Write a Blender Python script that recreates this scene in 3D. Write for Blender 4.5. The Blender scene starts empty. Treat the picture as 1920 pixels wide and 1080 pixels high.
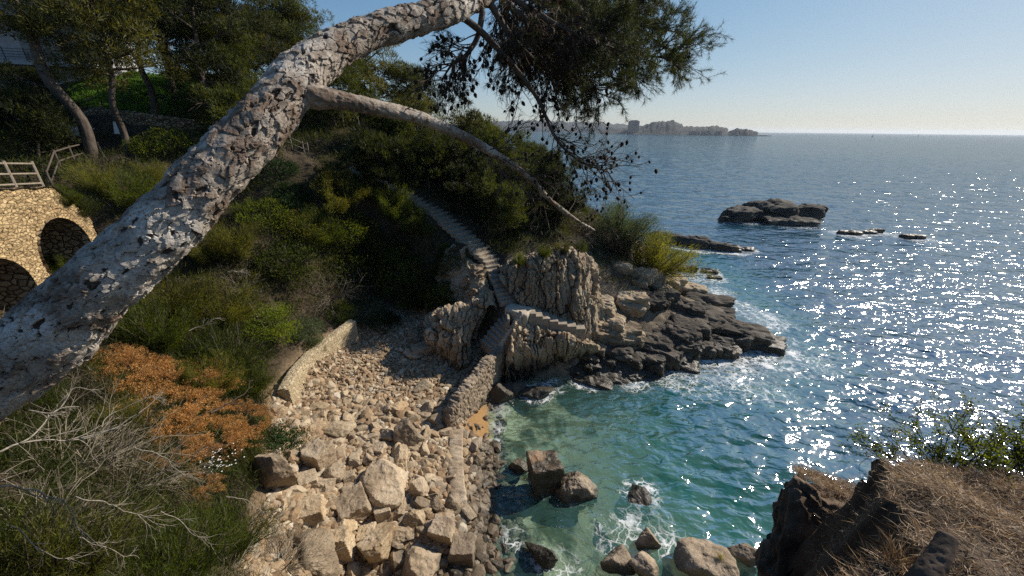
import bpy, math, random
import numpy as np
from mathutils import Matrix, Vector, Euler

SC = bpy.context.scene
COL = SC.collection
RAD = math.radians
H = 14.0
PITCH, ROLL = 23.2, 0.55
FPX = 1920 * 13.0 / 36.0
CAM = np.array([0.0, 0.0, H])
_R = np.array((Euler((RAD(90 - PITCH), 0, 0), 'XYZ').to_matrix() @ Matrix.Rotation(RAD(ROLL), 3, 'Z')))

def ray(px, py):
    return _R @ np.array([(px - 960) / FPX, (540 - py) / FPX, -1.0])
def PT(px, py, t):            # world point at depth t along the view axis
    return CAM + ray(px, py) * t
def PZ(px, py, z=0.0):        # world point at height z
    d = ray(px, py)
    return CAM + d * ((z - H) / d[2])

# ------------------------------------------------------------------ scene
def tag(o, label=None, cat=None, group=None, kind=None):
    if label: o['label'] = label
    if cat: o['category'] = cat
    if group: o['group'] = group
    if kind: o['kind'] = kind
    return o

def empty(name, loc, label, cat, group=None, rz=0.0):
    o = bpy.data.objects.new(name, None)
    COL.objects.link(o)
    o.location = loc
    o.rotation_euler = (0, 0, rz)
    o.empty_display_size = 0.2
    return tag(o, label, cat, group)

class MB:
    """collects verts, tris, quads and per-vertex float attributes"""
    def __init__(s):
        s.v, s.t, s.q, s.n, s.a = [], [], [], 0, {}
    def add(s, V, F, **attrs):
        V = np.asarray(V, float).reshape(-1, 3)
        Fs = F if isinstance(F, list) else [F]
        for f in Fs:
            f = np.asarray(f, np.int64)
            if len(f) == 0: continue
            (s.t if f.shape[1] == 3 else s.q).append(f + s.n)
        for k, x in attrs.items():
            s.a.setdefault(k, []).append((s.n, np.broadcast_to(np.asarray(x, float), (len(V),)).copy()))
        s.v.append(V)
        s.n += len(V)
    def box(s, c, size, rz=0.0, R=None, **kw):
        x, y, z = np.array(size) / 2
        V = np.array([[-x,-y,-z],[x,-y,-z],[x,y,-z],[-x,y,-z],[-x,-y,z],[x,-y,z],[x,y,z],[-x,y,z]])
        if R is None:
            ca, sa = math.cos(rz), math.sin(rz)
            R = np.array([[ca,-sa,0],[sa,ca,0],[0,0,1]])
        V = V @ np.asarray(R).T + np.asarray(c, float)
        F = np.array([[0,3,2,1],[4,5,6,7],[0,1,5,4],[1,2,6,5],[2,3,7,6],[3,0,4,7]])
        s.add(V, F, **kw)
    def data(s, name, smooth=False):
        me = bpy.data.meshes.new(name)
        V = np.concatenate(s.v) if s.v else np.zeros((0, 3))
        T = np.concatenate(s.t) if s.t else np.zeros((0, 3), np.int64)
        Q = np.concatenate(s.q) if s.q else np.zeros((0, 4), np.int64)
        me.vertices.add(len(V)); me.vertices.foreach_set('co', V.astype(np.float32).ravel())
        nl = T.size + Q.size
        me.loops.add(nl); me.loops.foreach_set('vertex_index', np.concatenate([T.ravel(), Q.ravel()]).astype(np.int32))
        npoly = len(T) + len(Q)
        me.polygons.add(npoly)
        st = np.concatenate([np.arange(len(T)) * 3, T.size + np.arange(len(Q)) * 4]).astype(np.int32)
        me.polygons.foreach_set('loop_start', st)
        me.polygons.foreach_set('loop_total', np.concatenate([np.full(len(T), 3), np.full(len(Q), 4)]).astype(np.int32))
        me.polygons.foreach_set('use_smooth', np.full(npoly, bool(smooth)))
        me.update(calc_edges=True)
        for k, lst in s.a.items():
            arr = np.zeros(len(V), np.float32)
            for off, x in lst: arr[off:off + len(x)] = x
            me.attributes.new(k, 'FLOAT', 'POINT').data.foreach_set('value', arr)
        return me
    def build(s, name, mat, parent=None, smooth=False, loc=None):
        me = s.data(name, smooth)
        me.materials.append(mat)
        o = bpy.data.objects.new(name, me)
        COL.objects.link(o)
        if parent is not None:
            o.parent = parent
            # geometry is given in world space: bring it into the parent's frame
            pl = np.array(parent.location)
            ca, sa = math.cos(-parent.rotation_euler[2]), math.sin(-parent.rotation_euler[2])
            co = np.concatenate(s.v) - pl
            co = co @ np.array([[ca,-sa,0],[sa,ca,0],[0,0,1]]).T
            me.vertices.foreach_set('co', co.astype(np.float32).ravel()); me.update()
        elif loc is not None:
            me.vertices.foreach_set('co', (np.concatenate(s.v) - np.asarray(loc)).astype(np.float32).ravel()); me.update()
            o.location = loc
        return o

def link_copy(o, name=None, parent=None, loc=None, rot=None, scale=None):
    c = o.copy(); COL.objects.link(c)
    if name: c.name = name
    if parent is not None: c.parent = parent
    if loc is not None: c.location = loc
    if rot is not None: c.rotation_euler = rot
    if scale is not None: c.scale = scale
    return c

# ------------------------------------------------------------------ noise
_rs = np.random.RandomState(7)
_perm = np.concatenate([_rs.permutation(256)] * 3)
_grad = _rs.normal(size=(256, 3)); _grad /= np.linalg.norm(_grad, axis=1)[:, None]
def _h(i, j, k): return _perm[_perm[_perm[i & 255] + (j & 255)] + (k & 255)]
def noise(p):
    p = np.asarray(p, float); i = np.floor(p).astype(np.int64); f = p - i
    u = f * f * f * (f * (f * 6 - 15) + 10)
    out = 0
    for dx in (0, 1):
        wx = u[:, 0] if dx else 1 - u[:, 0]
        for dy in (0, 1):
            wy = u[:, 1] if dy else 1 - u[:, 1]
            for dz in (0, 1):
                wz = u[:, 2] if dz else 1 - u[:, 2]
                g = _grad[_h(i[:, 0] + dx, i[:, 1] + dy, i[:, 2] + dz)]
                out = out + wx * wy * wz * ((f - (dx, dy, dz)) * g).sum(1)
    return out * 1.5
def fbm(p, o=4, gain=.5, lac=2.03):
    p = np.asarray(p, float); a, s = 1.0, 0
    for k in range(o):
        s = s + a * noise(p + 17.3 * k); a *= gain; p = p * lac
    return s
def ridged(p, o=3):
    p = np.asarray(p, float); a, s = 1.0, 0
    for k in range(o):
        s = s + a * (1 - np.abs(noise(p + 9.1 * k)) * 2); a *= .5; p = p * 2.1
    return s / 1.75
_cellr = _rs.rand(256, 5)
def worley(p):
    """F1, F2, random values of the nearest cell, offset to its point"""
    p = np.asarray(p, float); i = np.floor(p).astype(np.int64)
    n = len(p); d1 = np.full(n, 9.); d2 = np.full(n, 9.); cid = np.zeros(n, np.int64); off = np.zeros((n, 3))
    for dx in (-1, 0, 1):
        for dy in (-1, 0, 1):
            for dz in (-1, 0, 1):
                h = _h(i[:, 0] + dx, i[:, 1] + dy, i[:, 2] + dz)
                q = i + (dx, dy, dz) + _cellr[h][:, :3]
                e = p - q; d = np.sqrt((e * e).sum(1))
                new = d < d1
                d2 = np.where(new, d1, np.minimum(d2, d))
                d1 = np.where(new, d, d1); cid = np.where(new, h, cid)
                off[new] = e[new]
    return d1, d2, cid, off
def sstep(a, b, x):
    t = np.clip((x - a) / (b - a), 0, 1); return t * t * (3 - 2 * t)
def norm(v):
    v = np.asarray(v, float)
    return v / np.maximum(np.linalg.norm(v, axis=-1, keepdims=True), 1e-9)

# ------------------------------------------------------------------ curves and tubes
def catmull(pts, n):
    P = np.asarray(pts, float); m = len(P)
    Q = np.vstack([2 * P[0] - P[1], P, 2 * P[-1] - P[-2]])
    s = np.linspace(0, m - 1 - 1e-9, n); i = s.astype(int); t = (s - i)[:, None]
    a, b, c, d = Q[i], Q[i + 1], Q[i + 2], Q[i + 3]
    return .5 * (2*b + (c - a)*t + (2*a - 5*b + 4*c - d)*t**2 + (3*b - a - 3*c + d)*t**3)
def resample(P, n):
    P = np.asarray(P, float)
    L = np.concatenate([[0], np.cumsum(np.linalg.norm(np.diff(P[:, :3], axis=0), axis=1))])
    s = np.linspace(0, L[-1], n)
    return np.stack([np.interp(s, L, P[:, k]) for k in range(P.shape[1])], 1), L[-1]
def frames(P):
    T = norm(np.gradient(P, axis=0))
    N = np.zeros_like(P)
    n = np.cross(T[0], [0, 0, 1.0])
    if np.linalg.norm(n) < 1e-3: n = np.array([1.0, 0, 0])
    n = norm(n)
    for i in range(len(P)):
        n = n - T[i] * (n @ T[i]); n = n / max(np.linalg.norm(n), 1e-9); N[i] = n
    return T, N, np.cross(T, N)
def tube(P, r, k=6):
    P = np.asarray(P, float); m = len(P)
    r = np.broadcast_to(np.asarray(r, float), (m,))
    T, N, B = frames(P)
    a = np.arange(k) / k * 2 * np.pi
    V = P[:, None] + r[:, None, None] * (np.cos(a)[None, :, None] * N[:, None] + np.sin(a)[None, :, None] * B[:, None])
    i = np.arange(m - 1)[:, None] * k; j = np.arange(k)[None]
    F = np.stack([i + j, i + (j + 1) % k, i + k + (j + 1) % k, i + k + j], -1).reshape(-1, 4)
    V = np.vstack([V.reshape(-1, 3), P[0], P[-1]])
    jj = np.arange(k)
    c0 = np.stack([np.full(k, m * k), (jj + 1) % k, jj], 1)
    c1 = np.stack([np.full(k, m * k + 1), (m - 1) * k + jj, (m - 1) * k + (jj + 1) % k], 1)
    return V, [F, np.vstack([c0, c1])]
def grid_faces(nr, nc):
    i = np.arange(nr - 1)[:, None] * nc; j = np.arange(nc - 1)[None]
    return np.stack([i + j, i + j + 1, i + nc + j + 1, i + nc + j], -1).reshape(-1, 4)
def blades(C, D, length, width, rng, quad=False):
    """thin leaf blades at C pointing along D"""
    C = np.asarray(C, float); n = len(C); D = norm(D)
    W = norm(np.cross(D, rng.normal(size=(n, 3))))
    L = np.broadcast_to(length, (n,))[:, None]; w = np.broadcast_to(width, (n,))[:, None] / 2
    r = np.repeat(rng.rand(n), 4 if quad else 3)
    if quad:
        V = np.stack([C, C + D*L*.5 + W*w, C + D*L, C + D*L*.5 - W*w], 1)
        return V.reshape(-1, 3), np.arange(4 * n).reshape(-1, 4), r
    V = np.stack([C - W*w, C + W*w, C + D*L], 1)
    return V.reshape(-1, 3), np.arange(3 * n).reshape(-1, 3), r

# ------------------------------------------------------------------ rocks
_ico = {}
def ico(sub):
    if sub not in _ico:
        import bmesh
        bm = bmesh.new(); bmesh.ops.create_icosphere(bm, subdivisions=sub, radius=1)
        bm.verts.ensure_lookup_table()
        _ico[sub] = (np.array([v.co[:] for v in bm.verts]), np.array([[v.index for v in f.verts] for f in bm.faces]))
        bm.free()
    return _ico[sub]
def rock(seed, sub=3, planes=13, sharp=18, rough=.04, freq=2.2, scale=(1, 1, 1), box=0.0, stri=0.0, sfreq=7, lo=.62):
    """angular boulder: a sphere cut by random planes, softened, then roughened"""
    rng = np.random.RandomState(seed)
    d, F = ico(sub)
    n = norm(rng.normal(size=(planes, 3)))
    h = rng.uniform(lo, 1, planes)
    if box:
        n = np.vstack([n * 1, np.eye(3), -np.eye(3)]); h = np.concatenate([h + .25, rng.uniform(.62, .75, 6)])
        n[-6:] = norm(n[-6:] + rng.normal(size=(6, 3)) * .09)
    c = np.maximum(d @ n.T, 0) / h
    r = (c ** sharp).sum(1) ** (-1.0 / sharp)
    r = np.minimum(r, 1.35)
    V = d * r[:, None]
    V = V * np.asarray(scale)
    s = float(np.mean(scale))
    o = rng.rand(3) * 50
    if stri:
        q = V / s * (1.0, sfreq, sfreq * .8) + o
        V = V + norm(V) * ((ridged(q, 2) - .5) * stri * s)[:, None]
    w = fbm(V / s * freq + o, 4)
    V = V + norm(V) * (w * rough * s)[:, None]
    return V, F
def eul(rx, ry, rz):
    return np.array(Euler((rx, ry, rz), 'XYZ').to_matrix())
# ------------------------------------------------------------------ materials
class G:
    def __init__(s, name):
        s.m = bpy.data.materials.new(name); s.m.use_nodes = True
        s.nt = s.m.node_tree; s.nt.nodes.clear()
        s.out = s.n('ShaderNodeOutputMaterial')
    def n(s, typ, **kw):
        x = s.nt.nodes.new(typ)
        for k, v in kw.items(): setattr(x, k, v)
        return x
    def l(s, a, b): s.nt.links.new(a, b)
    def set(s, sock, v):
        if hasattr(v, 'is_linked'): s.l(v, sock)
        else:
            if isinstance(v, (tuple, list)) and len(v) == 3 and sock.type == 'RGBA': v = (*v, 1)
            sock.default_value = v
    def attr(s, name): return s.n('ShaderNodeAttribute', attribute_name=name).outputs['Fac']
    def pos(s, obj=False):
        return s.n('ShaderNodeTexCoord').outputs['Object'] if obj else s.n('ShaderNodeNewGeometry').outputs['Position']
    def scaled(s, vec, sc, rot=(0, 0, 0)):
        x = s.n('ShaderNodeMapping'); s.l(vec, x.inputs['Vector']); x.inputs['Scale'].default_value = sc; x.inputs['Rotation'].default_value = rot
        return x.outputs[0]
    def noise(s, vec, scale, detail=4, rough=.55, dist=0, out='Fac'):
        x = s.n('ShaderNodeTexNoise'); s.l(vec, x.inputs['Vector'])
        x.inputs['Scale'].default_value = scale; x.inputs['Detail'].default_value = detail
        x.inputs['Roughness'].default_value = rough; x.inputs['Distortion'].default_value = dist
        return x.outputs[out]
    def voro(s, vec, scale, feature='F1', out='Distance', rnd=1):
        x = s.n('ShaderNodeTexVoronoi', feature=feature); s.l(vec, x.inputs['Vector']); x.inputs['Scale'].default_value = scale
        x.inputs['Randomness'].default_value = rnd
        return x.outputs[out]
    def math(s, op, a, b=0.0, c=0.0, clamp=False):
        x = s.n('ShaderNodeMath', operation=op); x.use_clamp = clamp
        s.set(x.inputs[0], a); s.set(x.inputs[1], b)
        if op in ('MULTIPLY_ADD', 'SMOOTH_MIN'): s.set(x.inputs[2], c)
        return x.outputs[0]
    def map(s, v, a, b, c=0.0, d=1.0):
        x = s.n('ShaderNodeMapRange', interpolation_type='SMOOTHSTEP'); s.set(x.inputs['Value'], v)
        for k, q in zip(('From Min', 'From Max', 'To Min', 'To Max'), (a, b, c, d)): x.inputs[k].default_value = q
        return x.outputs['Result']
    def mix(s, f, a, b, mode='MIX'):
        x = s.n('ShaderNodeMix', data_type='RGBA', blend_type=mode)
        s.set(x.inputs['Factor'], f); s.set(x.inputs['A'] if False else x.inputs[6], a); s.set(x.inputs[7], b)
        return x.outputs[2]
    def ramp(s, f, stops):
        x = s.n('ShaderNodeValToRGB'); s.set(x.inputs[0], f); e = x.color_ramp.elements
        while len(e) < len(stops): e.new(.5)
        for q, (p, c) in zip(e, stops): q.position = p; q.color = (*c, 1)
        return x.outputs[0]
    def sep(s, vec, k):
        x = s.n('ShaderNodeSeparateXYZ'); s.l(vec, x.inputs[0]); return x.outputs[k]
    def bump(s, h, strength=.5, dist=.05, normal=None):
        x = s.n('ShaderNodeBump'); s.set(x.inputs['Height'], h); x.inputs['Strength'].default_value = strength; x.inputs['Distance'].default_value = dist
        if normal is not None: s.l(normal, x.inputs['Normal'])
        return x.outputs[0]
    def pbr(s, col, rough=.85, normal=None, spec=.3, metal=0.0):
        x = s.n('ShaderNodeBsdfPrincipled'); s.set(x.inputs['Base Color'], col); s.set(x.inputs['Roughness'], rough)
        x.inputs['Specular IOR Level'].default_value = spec; x.inputs['Metallic'].default_value = metal
        if normal is not None: s.l(normal, x.inputs['Normal'])
        return x.outputs[0]
    def surf(s, sh): s.l(sh, s.out.inputs['Surface']); return s.m

def mat_rock(name, c1, c2, c3, scale=1.0, wet=True, stri=0.0, bstr=.6, wetz=(.25, .95), wetcol=(.022, .021, .019)):
    g = G(name); p = g.pos()
    oi = g.n('ShaderNodeObjectInfo').outputs['Random']
    big = g.noise(p, .9 * scale, 5, .6)
    fine = g.noise(p, 11 * scale, 6, .65)
    v = g.voro(g.scaled(p, (1, 1, 1)), 2.2 * scale, 'DISTANCE_TO_EDGE')
    col = g.ramp(big, [(.3, c1), (.5, c2), (.7, c3)])
    col = g.mix(.55, col, g.ramp(fine, [(.3, (.35, .33, .31)), (.6, (1, 1, 1)), (.8, (1.25, 1.2, 1.1))]), 'MULTIPLY')
    col = g.mix(g.map(g.noise(p, 26 * scale, 2), .58, .7), col, (.06, .05, .042))     # dark mica and lichen specks
    t = g.math('MULTIPLY_ADD', oi, .5, .72)
    tc = g.n('ShaderNodeCombineColor'); [g.l(t, tc.inputs[k]) for k in range(3)]
    col = g.mix(1.0, col, tc.outputs[0], 'MULTIPLY')
    rough = .88
    if wet:
        z = g.math('ADD', g.sep(p, 2), g.math('MULTIPLY', g.math('SUBTRACT', g.noise(p, 1.3, 4), .5), 1.6))
        w = g.map(z, wetz[0], wetz[1], 1, 0)
        col = g.mix(w, col, g.mix(g.noise(p, 3, 4), wetcol, (.075, .062, .04)))
        rough = g.math('MULTIPLY_ADD', w, -.48, .88)
    h = g.math('ADD', g.math('MULTIPLY', fine, .6), g.math('MULTIPLY', g.noise(p, 40 * scale, 3), .25))
    nrm = g.bump(h, bstr, .05 / scale)
    if stri:
        st = g.noise(g.scaled(p, (stri * 5, stri * 2, .8)), 1.0, 4)
        nrm = g.bump(st, .8, .12, nrm)
    return g.surf(g.pbr(col, rough, nrm, .35))

def mat_leaf(name, dark, light, trans=.35, tcol=None, rough=.6):
    g = G(name)
    r = g.attr('rnd')
    oi = g.n('ShaderNodeObjectInfo').outputs['Random']
    p = g.pos()
    f = g.math('ADD', g.math('MULTIPLY', r, .55), g.math('MULTIPLY', g.noise(p, .8, 2), .5))
    f = g.math('ADD', f, g.math('MULTIPLY_ADD', oi, .3, -.2))
    col = g.mix(g.map(f, .2, .78), dark, light)
    a = g.n('ShaderNodeBsdfPrincipled'); g.l(col, a.inputs['Base Color']); a.inputs['Roughness'].default_value = rough; a.inputs['Specular IOR Level'].default_value = .25
    b = g.n('ShaderNodeBsdfTranslucent'); g.l(g.mix(1.0, col, tcol or (1.5, 1.4, .6), 'MULTIPLY'), b.inputs['Color'])
    m = g.n('ShaderNodeMixShader'); m.inputs[0].default_value = trans
    g.l(a.outputs[0], m.inputs[1]); g.l(b.outputs[0], m.inputs[2])
    return g.surf(m.outputs[0])

def mat_simple(name, c1, c2, scale=8, rough=.8, bstr=.3, bd=.02, vec=(1, 1, 1), spec=.3, metal=0.0):
    g = G(name); p = g.pos(); q = g.scaled(p, vec)
    n = g.noise(q, scale, 5, .6)
    return g.surf(g.pbr(g.ramp(n, [(.3, c1), (.7, c2)]), rough, g.bump(n, bstr, bd), spec, metal))

def mat_masonry(name, c1, c2, joint, scale, squash=(1, 1, 1.35), bd=.06, jw=.09):
    g = G(name); p = g.pos()
    w = g.n('ShaderNodeVectorMath', operation='ADD'); nz = g.noise(p, 1.6 * scale, 3, out='Color')
    sc = g.n('ShaderNodeVectorMath', operation='SCALE'); g.l(nz, sc.inputs[0]); sc.inputs['Scale'].default_value = .22 / scale
    g.l(p, w.inputs[0]); g.l(sc.outputs[0], w.inputs[1])
    q = g.scaled(w.outputs[0], squash)
    e = g.voro(q, scale, 'DISTANCE_TO_EDGE'); c = g.voro(q, scale, 'F1', 'Color')
    cs = g.n('ShaderNodeSeparateColor'); g.l(c, cs.inputs[0])
    fine = g.noise(p, 14, 5, .65)
    col = g.mix(cs.outputs[0], c1, c2)
    col = g.mix(.5, col, g.ramp(fine, [(.25, (.5, .48, .45)), (.65, (1.15, 1.12, 1.05))]), 'MULTIPLY')
    j = g.map(e, jw * .4, jw)
    col = g.mix(j, joint, col)
    h = g.math('ADD', g.map(e, 0, jw * 2.2), g.math('ADD', g.math('MULTIPLY', fine, .35), g.math('MULTIPLY', cs.outputs[1], .4)))
    return g.surf(g.pbr(col, .9, g.bump(h, .9, bd), .25))

M = {}
M['granite'] = mat_rock('granite', (.26, .19, .12), (.38, .295, .2), (.48, .395, .285), 1.0)
M['granite_warm'] = mat_rock('granite_warm', (.33, .22, .12), (.42, .32, .2), (.5, .41, .29), 1.0)
M['cliff'] = mat_rock('cliff_rock', (.19, .135, .083), (.39, .30, .195), (.52, .43, .305), .8, True, .0, .8, (.8, 2.0))
M['wet'] = mat_rock('shore_rock', (.035, .029, .023), (.075, .062, .047), (.15, .125, .095), .8, True, 0, .8, (.25, 1.6), (.015, .014, .013))  # dark wet rock, darkened further to carry the shade on its camera side
M['islet'] = mat_rock('islet_rock', (.03, .027, .023), (.055, .049, .04), (.09, .08, .066), .5, True, 0, .7, (.3, .9), (.014, .013, .012))
M['rubble'] = mat_rock('rubble_rock', (.21, .155, .105), (.34, .265, .185), (.44, .36, .265), 1.6, True, 0, 1.0, (.0, .7))
M['dark_soil_rock'] = mat_rock('brown_cliff', (.06, .036, .022), (.10, .066, .04), (.17, .12, .078), 2.0, False, 0, 1.0)
def mat_pebble():
    g = G('pebble_stone'); p = g.pos(); r = g.n('ShaderNodeNewGeometry').outputs['Random Per Island']
    f = g.noise(p, 14, 5, .65)
    col = g.ramp(r, [(0, (.15, .095, .055)), (.25, (.29, .2, .12)), (.5, (.38, .28, .175)), (.75, (.3, .24, .175)), (.9, (.47, .385, .27)), (1, (.52, .46, .37))])
    col = g.mix(.5, col, g.ramp(f, [(.3, (.45, .43, .4)), (.65, (1.1, 1.08, 1.02))]), 'MULTIPLY')
    w = g.map(g.math('ADD', g.sep(p, 2), g.math('MULTIPLY', g.noise(p, 1.1, 3), .5)), .55, .95, 1, 0)
    col = g.mix(g.math('MULTIPLY', w, .72), col, (.05, .042, .03))
    return g.surf(g.pbr(col, g.math('MULTIPLY_ADD', w, -.4, .9), g.bump(f, .6, .03), .3))
M['pebble'] = mat_pebble()
M['bridge'] = mat_masonry('bridge_masonry', (.31, .215, .11), (.54, .405, .225), (.27, .19, .105), 5.2, (1, 1, 1.5), .05, .055)
M['terrace'] = mat_masonry('terrace_masonry', (.24, .175, .11), (.46, .36, .24), (.05, .037, .026), 3.4)
M['retain'] = mat_masonry('retaining_masonry', (.38, .3, .185), (.56, .47, .32), (.33, .26, .17), 7.5, (1, 1, 1.5), .03, .06)
M['concrete'] = mat_simple('old_concrete', (.33, .28, .21), (.52, .45, .35), 5, .9, .5, .04)
M['step'] = mat_simple('step_stone', (.2, .165, .12), (.38, .32, .245), 6, .9, .4, .03)
M['bark'] = mat_simple('pine_bark', (.045, .033, .025), (.13, .105, .085), 9, .9, .8, .04, (1, 1, .35))
M['barklight'] = mat_simple('pale_bark', (.15, .12, .1), (.36, .31, .27), 14, .9, .7, .03, (1, 1, .4))
M['twig'] = mat_simple('dark_twig', (.045, .03, .02), (.1, .07, .05), 20, .85)
M['deadwood'] = mat_simple('bleached_wood', (.14, .118, .093), (.36, .32, .26), 25, .8, .3, .01)
M['drytwig'] = mat_simple('dry_twigs', (.08, .065, .045), (.3, .255, .19), 3, .85)
M['wood'] = mat_simple('weathered_timber', (.16, .125, .09), (.32, .275, .21), 12, .8, .3, .01)
M['white'] = mat_simple('limewash', (.5, .48, .44), (.7, .68, .63), 9, .85)
M['whitesign'] = mat_simple('sign_panel', (.55, .57, .58), (.65, .66, .66), 3, .5)
M['darkmetal'] = mat_simple('dark_metal', (.02, .02, .022), (.05, .05, .052), 9, .5, .1)
M['facade'] = mat_simple('grey_render', (.3, .3, .31), (.4, .4, .41), 2, .85)
M['glass'] = mat_simple('dark_glazing', (.03, .04, .05), (.06, .075, .09), 1.5, .12, 0.0, .01, (1, 1, 1), .6)
M['needle'] = mat_leaf('pine_needles', (.018, .026, .012), (.07, .085, .03), .35)
M['darkneedle'] = mat_leaf('dark_needles', (.02, .013, .008), (.09, .052, .03), .3, (1.2, 1, .8))  # brown tone stands in for inner needles seen in silhouette
M['pine'] = mat_leaf('pine_crown', (.005, .009, .003), (.078, .095, .018), .4, (1.9, 1.7, .6))
M['pine_warm'] = mat_leaf('pine_crown_olive', (.009, .012, .004), (.125, .125, .028), .4, (1.9, 1.7, .6))
M['shrub'] = mat_leaf('shrub_green', (.008, .016, .004), (.13, .165, .02), .5, (2.0, 1.8, .6))
M['shrub_olive'] = mat_leaf('shrub_olive', (.016, .02, .005), (.21, .215, .04), .5, (1.8, 1.6, .6))
M['shrub_bright'] = mat_leaf('shrub_bright', (.03, .05, .008), (.2, .25, .025), .45, (1.8, 1.7, .6))
M['shrub_blue'] = mat_leaf('shrub_grey_green', (.022, .038, .018), (.1, .135, .07), .35)
M['ivy'] = mat_leaf('ivy', (.010, .024, .006), (.035, .075, .014), .3)
M['rust'] = mat_leaf('rusty_foliage', (.13, .056, .02), (.68, .38, .13), .4, (1.3, 1.1, .7))
def tint_patches(m, col, sc, lo, hi):
    """patches of another leaf colour through a plant"""
    nt_ = m.node_tree; pr = next(n for n in nt_.nodes if n.type == 'BSDF_PRINCIPLED'); l0 = pr.inputs['Base Color'].links[0].from_socket
    ps = nt_.nodes.new('ShaderNodeNewGeometry'); nz = nt_.nodes.new('ShaderNodeTexNoise'); nz.inputs['Scale'].default_value = sc; nt_.links.new(ps.outputs[0], nz.inputs['Vector'])
    mr = nt_.nodes.new('ShaderNodeMapRange'); mr.inputs[1].default_value = lo; mr.inputs[2].default_value = hi; nt_.links.new(nz.outputs[0], mr.inputs[0])
    mx = nt_.nodes.new('ShaderNodeMix'); mx.data_type = 'RGBA'; nt_.links.new(mr.outputs[0], mx.inputs[0]); nt_.links.new(l0, mx.inputs[6]); mx.inputs[7].default_value = (*col, 1)
    nt_.links.new(mx.outputs[2], pr.inputs['Base Color'])
tint_patches(M['rust'], (.11, .075, .03), 3.2, .56, .72)
M['straw'] = mat_leaf('dry_straw', (.10, .062, .034), (.54, .4, .26), .25, (1.1, 1, .8))
M['brush'] = mat_leaf('dry_brush', (.03, .025, .015), (.19, .155, .095), .3, (1.1, 1, .8))
M['lawn'] = mat_leaf('lawn_grass', (.05, .11, .01), (.13, .26, .022), .45)
M['flower'] = mat_simple('white_petals', (.7, .7, .66), (.8, .8, .76), 3, .7)
M['redpaint'] = mat_simple('red_flowers', (.3, .02, .012), (.4, .03, .02), 3, .6)

def mat_cone():
    g = G('pine_cone'); p = g.pos(True)
    v = g.voro(g.pos(), 90, 'F1')
    return g.surf(g.pbr(g.mix(v, (.06, .038, .022), (.018, .011, .007)), .8, g.bump(v, 1.0, .02)))
M['cone'] = mat_cone()

def mat_trunk():
    g = G('flaking_bark'); p = g.pos()
    cr = g.attr('plate'); rv = g.attr('rnd')
    f = g.noise(p, 60, 5, .65); b = g.noise(p, 5, 4)
    plate = g.mix(g.math('ADD', g.math('MULTIPLY', rv, .6), g.math('MULTIPLY', f, .5)), (.21, .175, .145), (.55, .5, .45))
    plate = g.mix(g.map(g.math('ADD', g.math('MULTIPLY', b, .7), g.math('MULTIPLY', rv, .3)), .42, .6), plate, g.mix(f, (.10, .07, .052), (.27, .205, .16)))
    plate = g.mix(g.map(g.noise(p, 2.6, 3), .5, .68), plate, g.mix(f, (.42, .38, .345), (.72, .69, .65)))
    plate = g.mix(1.0, plate, (.95, .93, .89), 'MULTIPLY')
    plate = g.mix(.6, plate, g.ramp(f, [(.3, (.45, .42, .4)), (.6, (1.05, 1.03, 1.0))]), 'MULTIPLY')
    col = g.mix(g.map(cr, .12, .5), g.mix(f, (.03, .021, .016), (.12, .085, .065)), plate)
    n = g.bump(g.math('ADD', g.math('MULTIPLY', f, 1.0), g.math('MULTIPLY', g.noise(p, 170, 3), .4)), .55, .012)
    return g.surf(g.pbr(col, .85, n, .25))
M['trunk'] = mat_trunk()

def mat_ground():
    g = G('slope_soil'); p = g.pos()
    b = g.attr('beach')
    n = g.noise(p, 1.2, 6, .65); f = g.noise(p, 9, 5, .7)
    soil = g.ramp(g.math('ADD', g.math('MULTIPLY', n, .5), g.math('MULTIPLY', f, .5)), [(.3, (.018, .014, .009)), (.5, (.055, .041, .025)), (.7, (.13, .097, .062))])  # soil tone lowered to stand for deep shade under the plants
    grit = g.ramp(f, [(.3, (.12, .08, .047)), (.65, (.29, .21, .13))])  # darkened to paint the shade in gaps between the stones
    col = g.mix(b, soil, grit)
    rk = g.attr('rocky')
    col = g.mix(rk, col, g.mix(.6, g.ramp(n, [(.3, (.1, .08, .06)), (.7, (.34, .28, .2))]), g.ramp(f, [(.3, (.4, .38, .35)), (.65, (1, 1, 1))]), 'MULTIPLY'))
    sand = g.attr('sand')
    col = g.mix(sand, col, g.ramp(f, [(.3, (.27, .155, .065)), (.7, (.38, .23, .1))]))
    # under water: pale sand with weed-covered stones
    z = g.sep(p, 2)
    u = g.map(z, -.25, .02, 1, 0)
    weed = g.map(g.noise(p, .55, 5, .6), .5, .62)
    bed = g.mix(weed, g.ramp(f, [(.3, (.3, .26, .17)), (.7, (.48, .43, .31))]), g.ramp(f, [(.3, (.03, .033, .014)), (.7, (.11, .1, .04))]))
    col = g.mix(u, col, bed)
    h = g.math('ADD', f, g.math('MULTIPLY', g.noise(p, 32, 4), .4))
    return g.surf(g.pbr(col, .92, g.bump(h, .8, .1), .2))
M['ground'] = mat_ground()

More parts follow.
